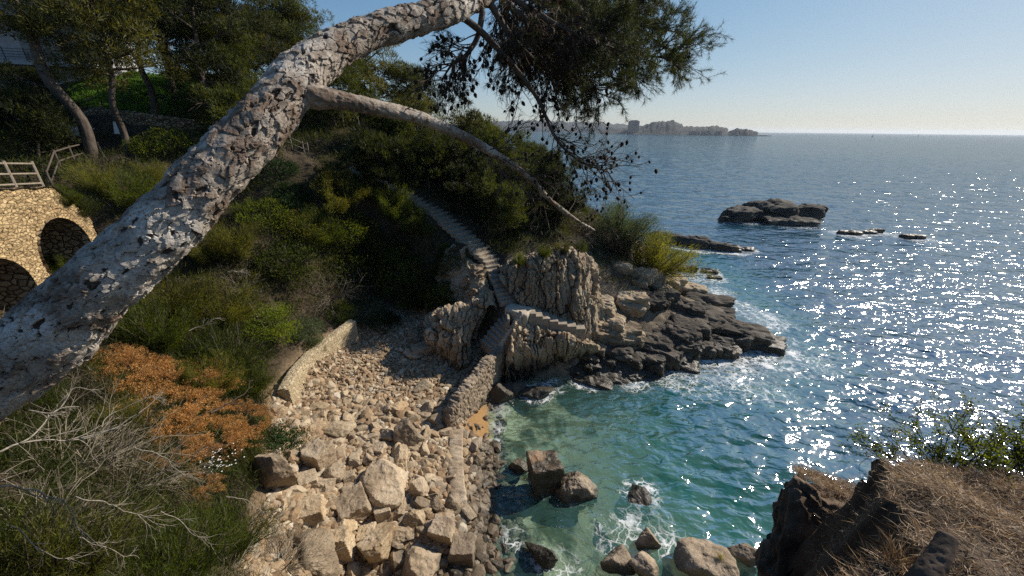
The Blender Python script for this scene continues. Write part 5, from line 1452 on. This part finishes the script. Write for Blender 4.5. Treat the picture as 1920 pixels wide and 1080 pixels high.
for k_, (px, py, zt_, sz, mt, lab) in enumerate([(975, 500, 6.5, .8, 'shrub', 'green brush hanging over the stair side of the fluted rock face'), (1015, 486, 6.9, .95, 'shrub', 'dense green brush crowning the middle of the fluted rock face'), (1058, 480, 7.0, .9, 'shrub_olive', 'olive brush on the top edge of the fluted rock face'), (1095, 478, 6.6, .9, 'shrub', 'dark brush at the seaward end of the fluted rock face top')]):
    shrub('brush', mt, PZ(px, py, zt_) + np.array((0, .45, -.1)), lab, sz, k_ * 1.7, (.45, 0), k_ % 3)
for s_, dz_, sz, lab in [(3.75, .75, 1.0, 'dark bush overhanging the right-hand arch'), (4.3, 1.3, 1.1, 'dark bush smothering the broken end of the bridge wall')]:
    q = bp(np.array([s_]), np.array([ztop(s_) - dz_ - .35]), -.1)[0]
    shrub('brush', 'shrub', q, lab, sz, s_ * 3, (-.2, .35), 1)
# trailing bush at the tip of the headland
for (px, py, wd, mt, lab) in [(1150, 440, 150, 'shrub_blue', 'airy grey-green bush at the tip of the pale limb'), (1225, 470, 150, 'shrub_olive', 'trailing olive bush spilling over the headland tip'), (1165, 480, 120, 'brush', 'brown twiggy undergrowth beneath the trailing bush')]:
    c = PT(px, py + 25, 28.0); g = float(gz(c[0], c[1])[0])
    shrub('brush', mt, (c[0], c[1], g), lab, wd * 28 / FPX * .72, px, (.1, .5), 1, zs=.75)

M['under'] = mat_leaf('undergrowth', (.006, .011, .003), (.07, .088, .014), .4, (1.9, 1.7, .6))  # leaf colour darkened to imitate black shade between the shrubs
tint_patches(M['under'], (.06, .046, .02), .9, .5, .7)
# undergrowth that covers the bank between the shrubs
rng = np.random.RandomState(31)
n = 70000
ux_ = rng.uniform(-34, 16, n); uy_ = rng.uniform(2.2, 48, n)
near_ = rng.rand(n) < .35
ux_[near_] = rng.uniform(-16, -3.5, near_.sum()); uy_[near_] = rng.uniform(2.2, 14, near_.sum())
zz_ = gz(ux_, uy_)
keep = (zz_ > 2.6) & (pdist(BEACH, ux_, uy_) * np.where(inside(BEACH, ux_, uy_), 0, 1) > .5) & (stairdist(ux_, uy_) > 1.0)
s_ = (ux_ - A_[0]) * ux[0] + (uy_ - A_[1]) * ux[1]; o_ = (ux_ - A_[0]) * nrm_[0] + (uy_ - A_[1]) * nrm_[1]
keep &= ~((s_ > -4) & (s_ < LB + 1.2) & (o_ < .5) & (o_ > -2.6))
keep &= ~((ux_ > -.5) & (uy_ < 23.5) & (uy_ > 17))
keep &= pdist([(-10.9, 13.6), (-10.9, 16.5), (-10.4, 20.8)], ux_, uy_, False) > .75
keep &= ~((np.hypot(ux_ + 15.2, uy_ - 27) < 1.6))
keep &= noise(np.stack([ux_ * .5, uy_ * .5, ux_ * 0], 1)) > -.4
keep &= ~((ux_ < -27) & (uy_ > 30) & (uy_ < 42))
keep &= ~((ux_ < -21) & (ux_ > -34) & (uy_ > 23) & (uy_ < 32) & (rng.rand(len(ux_)) < .8))
ux_, uy_, zz_ = ux_[keep], uy_[keep], zz_[keep]
green, dry = MB(), MB()
for x, y, z in zip(ux_, uy_, zz_):
    d = math.hypot(x, y); m = int(np.clip(36 - d * .8, 8, 34)); s = .12 + d * .009
    C = np.array((x, y, z)) + rng.normal(size=(m, 3)) * (.16, .16, .07) * (1 + d * .04)
    D = rng.normal(size=(m, 3)) * .55 + (0, 0, .8)
    V, F, r = blades(C, D, rng.uniform(.6, 1.3, m) * s, s * (.055 + .0015 * d), rng)
    is_dry = noise(np.array([[x * .35 + 9, y * .35, 2.0]]))[0] + rng.normal() * .15 > .26
    (dry if is_dry else green).add(V, F, rnd=r)
tag(green.build('undergrowth', M['under']), kind='stuff')
tag(dry.build('dry_undergrowth', M['brush']), kind='stuff')
# lawn
a = [PT(165, 188, 31.5), PT(270, 196, 31), PT(275, 160, 36), PT(175, 150, 36)]
mb = MB(); n = 30000; lx = rng.uniform(-40, -20, n); ly = rng.uniform(32.5, 43, n); lz = gz(lx, ly)
V, F, r = blades(np.stack([lx, ly, lz], 1), rng.normal(size=(n, 3)) * .4 + (0, 0, 1), .22, .12, rng); mb.add(V, F, rnd=r)
tag(mb.build('lawn', M['lawn']), kind='stuff')

# bleached dead branches
def dead_branch(label, pts, r, seed, kids=7, mat='deadwood'):
    rng = np.random.RandomState(seed); mb = MB(); P = catmull(pts, 24)
    r = r * .7; P = P + np.stack([noise(P * 5 + 3), noise(P * 5 + 33), noise(P * 5 + 63)], 1) * .05
    V, F = tube(P, np.linspace(r, r * .35, 24), 6); mb.add(V, F)
    L = np.linalg.norm(P[-1] - P[0])
    for k in range(kids):
        i = rng.randint(6, 23); d = norm(P[i] - P[i - 1]); grow(P[i], norm(d + perp(d, rng) * .7), L * rng.uniform(.15, .35), r * .5, 1, 0, None, mb, rng, .7, (1, 4))
    o = mb.build('dead_branch', M[mat], smooth=True, loc=tuple(P[0]))
    return tag(o, label, 'branch', 'bleached dead branches')
dead_branch('long bleached forked branch lying over the dry twigs by the trunk foot', [PT(-10, 845, 4.2), PT(60, 826, 4.5), PT(130, 822, 4.8), PT(200, 808, 5.1), PT(270, 770, 5.4)], .018, 1, 9)
dead_branch('bleached branch rising to a fork behind the long forked one', [PT(40, 830, 4.4), PT(75, 805, 4.6), PT(105, 772, 4.8), PT(150, 765, 5.0)], .014, 2, 6)
dead_branch('bleached branch reaching over the lowest corner of the slope', [PT(-10, 912, 3.6), PT(50, 915, 3.8), PT(110, 935, 4), PT(150, 990, 4.2), PT(200, 1030, 4.3)], .012, 3, 8)
dead_branch('thin pale branch crossing the hollow below the orange heath', [PT(140, 930, 4.4), PT(200, 942, 4.7), PT(260, 965, 5.1), PT(310, 990, 5.4)], .011, 4, 8)
h1 = ground_hit(470, 580); h2 = ground_hit(510, 645)
dead_branch('bare fallen trunk lying on the bank above the retaining wall', [h1 + (0, 0, .3), (h1 + h2) / 2 + (0, 0, .35), h2 + (0, 0, .25)], .07, 5, 4)
h1 = ground_hit(440, 525)
dead_branch('bleached root tangle on the slope near the earth strip', [h1 + (-.5, 0, .3), h1 + (0, 0, .5), h1 + (.6, .2, .3)], .05, 6, 14)
dead_branch('dark broken branch poking out of the slope beside the ivy', [PT(395, 775, 7.6), PT(430, 755, 7.9), PT(475, 725, 8.3)], .03, 7, 3, 'twig')
rb = np.random.RandomState(66)
for k, (lab, px, py, t, dx, dy) in enumerate([
 ('thin pale twig crossing above the longest bleached branch', 60, 770, 4.6, 120, -40), ('thin pale twig sprawling through the olive spray', 190, 800, 5.2, 110, -50),
 ('thin pale twig reaching into the lower edge of the orange heath', 250, 840, 5.6, 120, 60), ('thin pale twig lying low over the dry thicket edge', 20, 980, 4.0, 120, 70),
 ('thin pale twig beside the shaded hollow', 150, 1010, 4.4, 110, 40), ('thin pale twig drooping below the green brush', 300, 960, 5.4, 100, 60),
 ('thin pale twig among the grey leafless scrub', 420, 930, 6.6, 90, 30), ('thin pale twig sticking out of the feathery olive shrub', 350, 620, 8.5, 70, -20)]):
    a = PT(px, py, t); b = PT(px + dx, py + dy, t + .5)
    dead_branch(lab, [a, a * .65 + b * .35 + rb.normal(size=3) * .05, a * .3 + b * .7 + rb.normal(size=3) * .06, b], .009, 20 + k, 9)
# small white flowers on the bright green bush
h1 = ground_hit(405, 895); mb = MB()
for k in range(90):
    c = h1 + rb.normal(size=3) * (.35, .3, .12) + (0, 0, .55); a = np.arange(6) / 6 * 6.283
    V = np.vstack([c + (0, 0, .006), c + np.stack([.022 * np.cos(a), .022 * np.sin(a), a * 0], 1)]); mb.add(V, np.array([[0, 1 + i, 1 + (i + 1) % 6] for i in range(6)]))
o = mb.build('flowers', M['flower']); tag(o, kind='stuff')
# ------------------------------------------------------------------ the cliff top beside the viewpoint
LEDGE = [PT(1660, 850, 2.9), PT(1672, 905, 2.55), PT(1700, 960, 2.25), PT(1742, 1000, 2.0), PT(1660, 1045, 1.82), PT(1560, 1078, 1.72), PT(1470, 1120, 1.6)]
poly = [q[:2] for q in LEDGE] + [np.array((.75, .3)), np.array((.5, -2.0)), np.array((7, -2.5)), np.array((7.2, 1.2)), PT(2050, 893, 3.0)[:2], PT(1920, 884, 3.0)[:2], PT(1790, 870, 3.0)[:2]]
poly = np.array(poly)
lc = np.array([list(q) for q in LEDGE] + [list(PT(1920, 884, 3.0)), list(PT(1790, 870, 3.0)), list(PT(1900, 1000, 2.1)), list(PT(1850, 930, 2.55)), (.7, .3, 12.25), (.5, -2, 12.3), (7, -2.5, 12.6), (7, 1.2, 11.7), (3.5, -.5, 12.5)])
def ledge_top(x, y):
    d2 = (x[:, None] - lc[:, 0]) ** 2 + (y[:, None] - lc[:, 1]) ** 2
    w_ = 1 / (d2 + .02) ** 1.3
    return (w_ * lc[:, 2]).sum(1) / w_.sum(1)
nx_ = np.arange(-.6, 8.2, .032); ny_ = np.arange(-2.6, 5.2, .032)
XX, YY = np.meshgrid(nx_, ny_); x, y = XX.ravel(), YY.ravel()
p0 = np.stack([x, y, x * 0], 1)
ins = inside(poly, x, y); sd_ = pdist(poly, x, y) * np.where(ins, 1, -1) + fbm(p0 * 2.6, 4) * .10
z = ledge_top(x, y) + fbm(p0 * 1.7, 4) * .05
drop = np.clip(-sd_, 0, None)
z = z - np.clip(drop * 9, 0, 2.7) - np.clip(drop - .3, 0, None) * 5 - .10 * sstep(.25, 0, sd_)
z = np.maximum(z, gz0(x, y) - 1.2)
V = np.stack([x, y, z], 1)
V[:, :2] += np.stack([fbm(V * 3.2 + 3, 4), fbm(V * 3.2 + 23, 4)], 1) * (.07 * sstep(0, .2, drop))[:, None]
mb = MB(); mb.add(V, grid_faces(len(ny_), len(nx_)))
tag(mb.build('cliff_ground', M['dark_soil_rock'], smooth=True), kind='structure')

def hexa(name, label, c, n=56, amp=.08, freq=2.2, mat='dark_soil_rock', seed=0.0, cat='rock', fl=.5):
    """a rock block between eight corners: front and back, each left-bottom, right-bottom, right-top, left-top"""
    c = np.array(c); u = np.linspace(0, 1, n)
    def tri(a, b, d):
        w0 = (c[0]*(1-a)*(1-b) + c[1]*a*(1-b) + c[2]*a*b + c[3]*(1-a)*b)
        w1 = (c[4]*(1-a)*(1-b) + c[5]*a*(1-b) + c[6]*a*b + c[7]*(1-a)*b)
        return w0 * (1 - d) + w1 * d
    A, B = [q.reshape(-1, 1) for q in np.meshgrid(u, u)]
    Z, O = A * 0, A * 0 + 1; F = grid_faces(n, n)
    mb = MB(); cen = c.mean(0)
    for args, fl_ in (((A, B, Z), 0), ((A, B, O), 1), ((Z, A, B), 0), ((O, A, B), 1), ((A, O, B), 0), ((A, Z, B), 1)):
        V = tri(*args)
        e = [np.minimum(q, 1 - q) for q in args]
        # distance to the nearest edge of the block rounds it off
        es = np.sort(np.hstack(e), axis=1); rd = sstep(.12, 0, es[:, 1])
        d1, d2, cid, off = worley(V * 3.0 + seed)
        h = fbm(V * freq + seed, 5) * amp + (_cellr[cid][:, 3] - .5) * amp * .9 + (ridged(V * (5, 5, 1.2) + seed, 3) - .5) * amp * fl - rd * amp * 1.1
        V = V + norm(V - cen) * h[:, None]
        mb.add(V, F if not fl_ else F[:, ::-1])
    return tag(mb.build(name, M[mat], smooth=True, loc=tuple(cen)), label, cat)
hexa('rock_pillar', 'dark brown rock pillar with a jagged top rising beside the straw ledge',
     [PT(1400, 1230, 3.7), PT(1660, 1250, 3.4), PT(1628, 985, 3.4), PT(1478, 905, 3.75), PT(1410, 1180, 4.7), PT(1640, 1180, 4.4), PT(1604, 912, 4.2), PT(1486, 873, 4.4)], amp=.11, seed=3)
hexa('rock_pillar', 'dark crumbling rock stack wedged between the pillar and the straw ledge',
     [PT(1600, 1130, 2.9), PT(1720, 1130, 2.55), PT(1690, 900, 2.7), PT(1618, 905, 3.1), PT(1600, 1080, 3.8), PT(1720, 1060, 3.4), PT(1665, 850, 3.2), PT(1632, 868, 3.4)], amp=.08, seed=13)
# straw and fallen needles on the ledge
rng = np.random.RandomState(77)
def lz(x, y):
    i = np.clip(((x - nx_[0]) / .032).astype(int), 0, len(nx_) - 1); j = np.clip(((y - ny_[0]) / .032).astype(int), 0, len(ny_) - 1)
    return z.reshape(len(ny_), len(nx_))[j, i]
n = 170000; x_ = rng.uniform(.6, 6.5, n); y_ = rng.uniform(.2, 3.3, n)
k = inside(poly, x_, y_) | (pdist(poly, x_, y_) < .12); x_, y_ = x_[k], y_[k]
lump = noise(np.stack([x_ * 3, y_ * 3, x_ * 0], 1)); k = rng.rand(len(x_)) < .55 + .5 * lump; x_, y_ = x_[k], y_[k]
m = len(x_); C = np.stack([x_, y_, lz(x_, y_) + rng.uniform(0, .03, m)], 1)
D = np.stack([rng.normal(size=m), rng.normal(size=m), rng.normal(size=m) * .28 + .12], 1)
def curved(mb, C, D, L, w, rng, bend=.35):
    """two-segment bent straws"""
    D = norm(D); n = len(C); W = norm(np.cross(D, rng.normal(size=(n, 3)))); L = L[:, None]; B = rng.normal(size=(n, 3)) * bend
    P1 = C + D * L * .5; P2 = P1 + norm(D + B) * L * .5; w = w / 2
    V = np.stack([C - W * w, C + W * w, P1 + W * w * .9, P1 - W * w * .9, P2], 1).reshape(-1, 3)
    b = np.arange(n)[:, None] * 5
    mb.add(V, [b + [0, 1, 2, 3], b + [3, 2, 4]], rnd=np.repeat(rng.rand(n), 5))
mb = MB(); curved(mb, C, D, rng.uniform(.04, .12, m), .0036, rng)
# the same litter on the sloping top of the pillar
a_, b_, c_, d_2 = PT(1484, 880, 4.3), PT(1612, 950, 3.8), PT(1604, 915, 4.15), PT(1500, 895, 3.9)
m = 2600; uu, vv = rng.rand(m, 1), rng.rand(m, 1)
C = (a_ * (1-uu) * (1-vv) + d_2 * (1-uu) * vv + c_ * uu * (1-vv) + b_ * uu * vv) + rng.normal(size=(m, 3)) * .015 + (0, 0, .05)
curved(mb, C, np.stack([rng.normal(size=m), rng.normal(size=m), rng.normal(size=m) * .35 + .2], 1), rng.uniform(.04, .12, m), .0032, rng)
tag(mb.build('straw_litter', M['straw']), kind='stuff')
def grass_tuft(label, p, n, L, mat, seed, out=.5):
    rng = np.random.RandomState(seed); mb = MB()
    C = p + rng.normal(size=(n, 3)) * (.035, .035, 0)
    curved(mb, C, np.column_stack([rng.normal(size=(n, 2)) * out, np.ones(n)]), rng.uniform(.5, 1.1, n) * L, .0035, rng, .3)
    return tag(mb.build('grass_tuft', M[mat], loc=tuple(p)), label, 'grass tuft')
def on_ledge(px, py, t):
    p = PT(px, py, t); p[2] = lz(np.array([p[0]]), np.array([p[1]]))[0]; return p
grass_tuft('yellowish grass tuft beside the dark stump on the ledge', on_ledge(1690, 1050, 1.85), 130, .2, 'straw', 1)
grass_tuft('small green grass tuft on the pale boulder under the viewpoint cliff', PZ(1350, 1045, 1.05), 160, .35, 'shrub_olive', 2, .8)
a_, b_ = PT(1722, 1100, 1.72), PT(1778, 1006, 1.78)
mb = MB(); P = catmull([a_ + (0, 0, -.15), a_, (a_ + b_) / 2 + (.01, 0, .01), b_], 40); rr = np.linspace(.06, .036, 40)
V, F = tube(P, rr, 28); V = V + norm(V - P.mean(0)) * (ridged(V * (30, 30, 6), 3) - .5)[:, None] * .012; mb.add(V, F)
tag(mb.build('tree_stump', M['twig'], smooth=True, loc=tuple(a_)), 'short dark broken stump sticking up from the straw ledge', 'stump')

# leafy bush on the lip of the ledge, against the glitter
bp_ = PT(1850, 885, 3.1)
bush = empty('leafy_bush', tuple(bp_), 'open leafy green bush on the lip of the straw ledge against the glittering sea', 'shrub')
rng = np.random.RandomState(5); st, lf = MB(), MB(); tp_ = []
for k in range(52):
    b0 = PT(rng.uniform(1690, 2060), rng.uniform(872, 890), rng.uniform(3.0, 3.35))
    d = norm(np.array((rng.normal() * .5 - .15, rng.normal() * .3, 1)))
    grow(b0, d, rng.uniform(.25, .5) * (1.0 if b0[0] > 3.6 else .6), .006, 2, .0, tp_, st, rng, .8, (3, 5), 6, .5)
for k in range(7):
    b0 = PT(rng.uniform(1660, 1760), 872, 3.15); grow(b0, norm(np.array((-.8, .2, rng.uniform(.3, .9)))), rng.uniform(.2, .4), .005, 2, .0, tp_ if k % 3 == 0 else None, st, rng, .7, (2, 4))
for p, d, pts in tp_:
    if rng.rand() < .12: continue
    n = 15; i = rng.randint(0, len(pts) - 1, n); C = np.asarray(pts)[i] + rng.normal(size=(n, 3)) * .02
    V, F, r = blades(C, rng.normal(size=(n, 3)) + (0, 0, .5), rng.uniform(.014, .027, n), .012, rng, True); lf.add(V, F, rnd=r)
b_ = st.build('branches', M['twig'], bush); b_['kind'] = 'stuff'; lf.build('foliage', M['shrub'], bush)

# ------------------------------------------------------------------ far coast
M['farland'] = mat_simple('far_scrub', (.012, .018, .019), (.045, .048, .046), .03, .95, .2, 1)
M['fartown'] = mat_simple('far_render', (.07, .075, .08), (.16, .16, .16), .02, .9, .1, 1)
def far(px, y, dist):
    """point seen at (px,y) at horizontal distance DIST"""
    d = ray(px, y); return CAM + d * dist / math.hypot(d[0], d[1])
def far_ridge(name, prof, dist, width, seed):
    rng = np.random.RandomState(seed); xs = np.linspace(prof[0][0], prof[-1][0], 150); ys = np.interp(xs, [p[0] for p in prof], [p[1] for p in prof])
    rows = []
    for v in np.linspace(-1, 1, 17):
        f = math.cos(v * math.pi / 2) ** 1.2 if abs(v) < 1 else 0
        row = []
        for x_, y_ in zip(xs, ys):
            p = far(x_, y_, dist); h = p[2]
            e = np.array((p[0], p[1])) / dist
            row.append((p[0] + e[0] * v * width, p[1] + e[1] * v * width, -2 + (h + 2) * f * (1 + .18 * fbm(np.array([[x_ * .13, v * 3, seed]]), 3)[0])))
        rows.append(row)
    V = np.array(rows); mb = MB(); mb.add(V.reshape(-1, 3), grid_faces(*V.shape[:2])[:, ::-1])
    return tag(mb.build(name, M['farland'], smooth=True), kind='structure')
far_ridge('far_hills', [(780, 243), (830, 233), (900, 229), (980, 226), (1040, 228), (1100, 229), (1150, 232), (1200, 236), (1240, 244)], 3600, 300, 1)
far_ridge('far_headland', [(1120, 245), (1160, 241), (1185, 239), (1205, 236), (1225, 229), (1255, 227), (1270, 230), (1284, 237), (1310, 238), (1345, 236), (1362, 240), (1366, 243)], 1900, 130, 2)
far_ridge('far_point', [(1364, 247), (1375, 243), (1385, 240), (1392, 243), (1400, 241), (1412, 245), (1422, 248.5)], 1850, 50, 3)
tb = far(1187, 244, 1820); root = empty('tower_block', (tb[0], tb[1], 0), 'wide dark tower block standing out on the far shore', 'building')
an = -math.atan2(tb[0], tb[1]); wpx = 1820 / FPX * 1.0
mb = MB(); mb.box((tb[0], tb[1], 26), (46, 26, 52), an); mb.build('wall', M['fartown'], root)
mb = MB(); mb.box((tb[0], tb[1], 53.6), (32, 20, 3.2), an); mb.build('roof', M['fartown'], root)
for k in range(14):
    mb = MB(); q = np.array((math.cos(an), math.sin(an))); nn = np.array((math.sin(an), -math.cos(an)))
    mb.box((tb[0] + nn[0] * 13.1, tb[1] + nn[1] * 13.1, 5 + k * 3.4), (43, .4, 1.5), an); mb.build('window_band', M['glass'], root)
rng = np.random.RandomState(8)
for k in range(34):
    if k < 22: px, dist, h, wd = rng.uniform(860, 1160), 3300, rng.uniform(14, 38), rng.uniform(25, 70)
    else: px, dist, h, wd = rng.uniform(1285, 1362), 1780, rng.uniform(6, 13), rng.uniform(10, 22)
    p = far(px, 245, dist); an = -math.atan2(p[0], p[1]); mb = MB(); base = 0 if k < 22 else 4
    mb.box((p[0], p[1], base + h / 2), (wd, 18, h), an)
    for f in range(int(h / 3.5)):
        nn = np.array((math.sin(an), -math.cos(an)))
    o = mb.build('apartment_block', M['fartown'], loc=(p[0], p[1], 0))
    tag(o, 'pale hazy block of the distant town seen through the pine twigs' if k < 22 else 'low house on the wooded far headland', 'building', 'blocks of the distant town' if k < 22 else 'houses of the far headland')
p = far(1336, 246.5, 1700); mb = MB(); mb.box((p[0], p[1], 1.5), (70, 6, 4), -math.atan2(p[0], p[1]))
tag(mb.build('breakwater', M['islet']), 'low dark breakwater in front of the far headland', 'breakwater')
p = far(1434, 249, 1800); mb = MB(); V, F = rock(5, 3, scale=(26, 8, 4), rough=.1); mb.add(V + (p[0], p[1], 0), F)
tag(mb.build('far_rock', M['islet']), 'tiny far rock off the end of the distant point', 'rock')
def boat(label, px, py, L, sail=False):
    p = PZ(px, py, 0); r = empty('boat', tuple(p), label, 'boat', 'boats on the open sea'); s = L / 6
    pr = [(-3, .9), (-1, 1.1), (1.2, .9), (3.2, 0)]; V = []
    for zt, k in ((-.3, .75), (.9, 1)):
        V += [(x, w_ * k, zt) for x, w_ in pr] + [(x, -w_ * k, zt) for x, w_ in pr[::-1]]
    V = np.array(V) * s; n = 8; F = np.array([[i, (i + 1) % n, n + (i + 1) % n, n + i] for i in range(n)]); T = np.array([[n, n + i, n + i + 1] for i in range(1, n - 1)])
    mb = MB(); mb.add(V + p, [F, T]); mb.build('hull', M['white'], r)
    mb = MB(); mb.box(p + np.array((-.4, 0, 1.25)) * s, (2 * s, 1.2 * s, .8 * s)); mb.build('cabin', M['white'], r)
    if sail:
        mb = MB(); beam(mb, p, p + (0, 0, 9 * s), .07 * s); mb.build('mast', M['white'], r)
        mb = MB(); mb.add(np.array([(0.1, .03, 1.6), (-2.6, .03, 1.7), (0.1, .03, 8.6), (.1, -.03, 1.6), (-2.6, -.03, 1.7), (.1, -.03, 8.6)]) * s + p, [np.array([[0, 1, 2], [5, 4, 3]]), np.array([[0, 3, 4, 1], [1, 4, 5, 2], [2, 5, 3, 0]])]); mb.build('sail', M['white'], r)
boat('small white boat off the distant town behind the twigs', 1045, 250.6, 9)
boat('white boat lying just below the tower block', 1178, 250.2, 10)
boat('lone far sailing boat between the point and the sun glitter', 1636, 256.0, 9, True)
boat('farthest tiny sailing boat close to the horizon', 1722, 255.2, 9, True)
HAZE = True
if HAZE:
    mb = MB(); mb.box((0, 0, 36), (29000, 29000, 104))
    g = G('sea_haze'); v = g.n('ShaderNodeVolumePrincipled'); v.inputs['Color'].default_value = (.78, .87, 1.0, 1); v.inputs['Density'].default_value = .7e-4; v.inputs['Anisotropy'].default_value = .3
    g.l(v.outputs[0], g.out.inputs['Volume'])
    tag(mb.build('haze', g.m), kind='stuff')
build_sea()
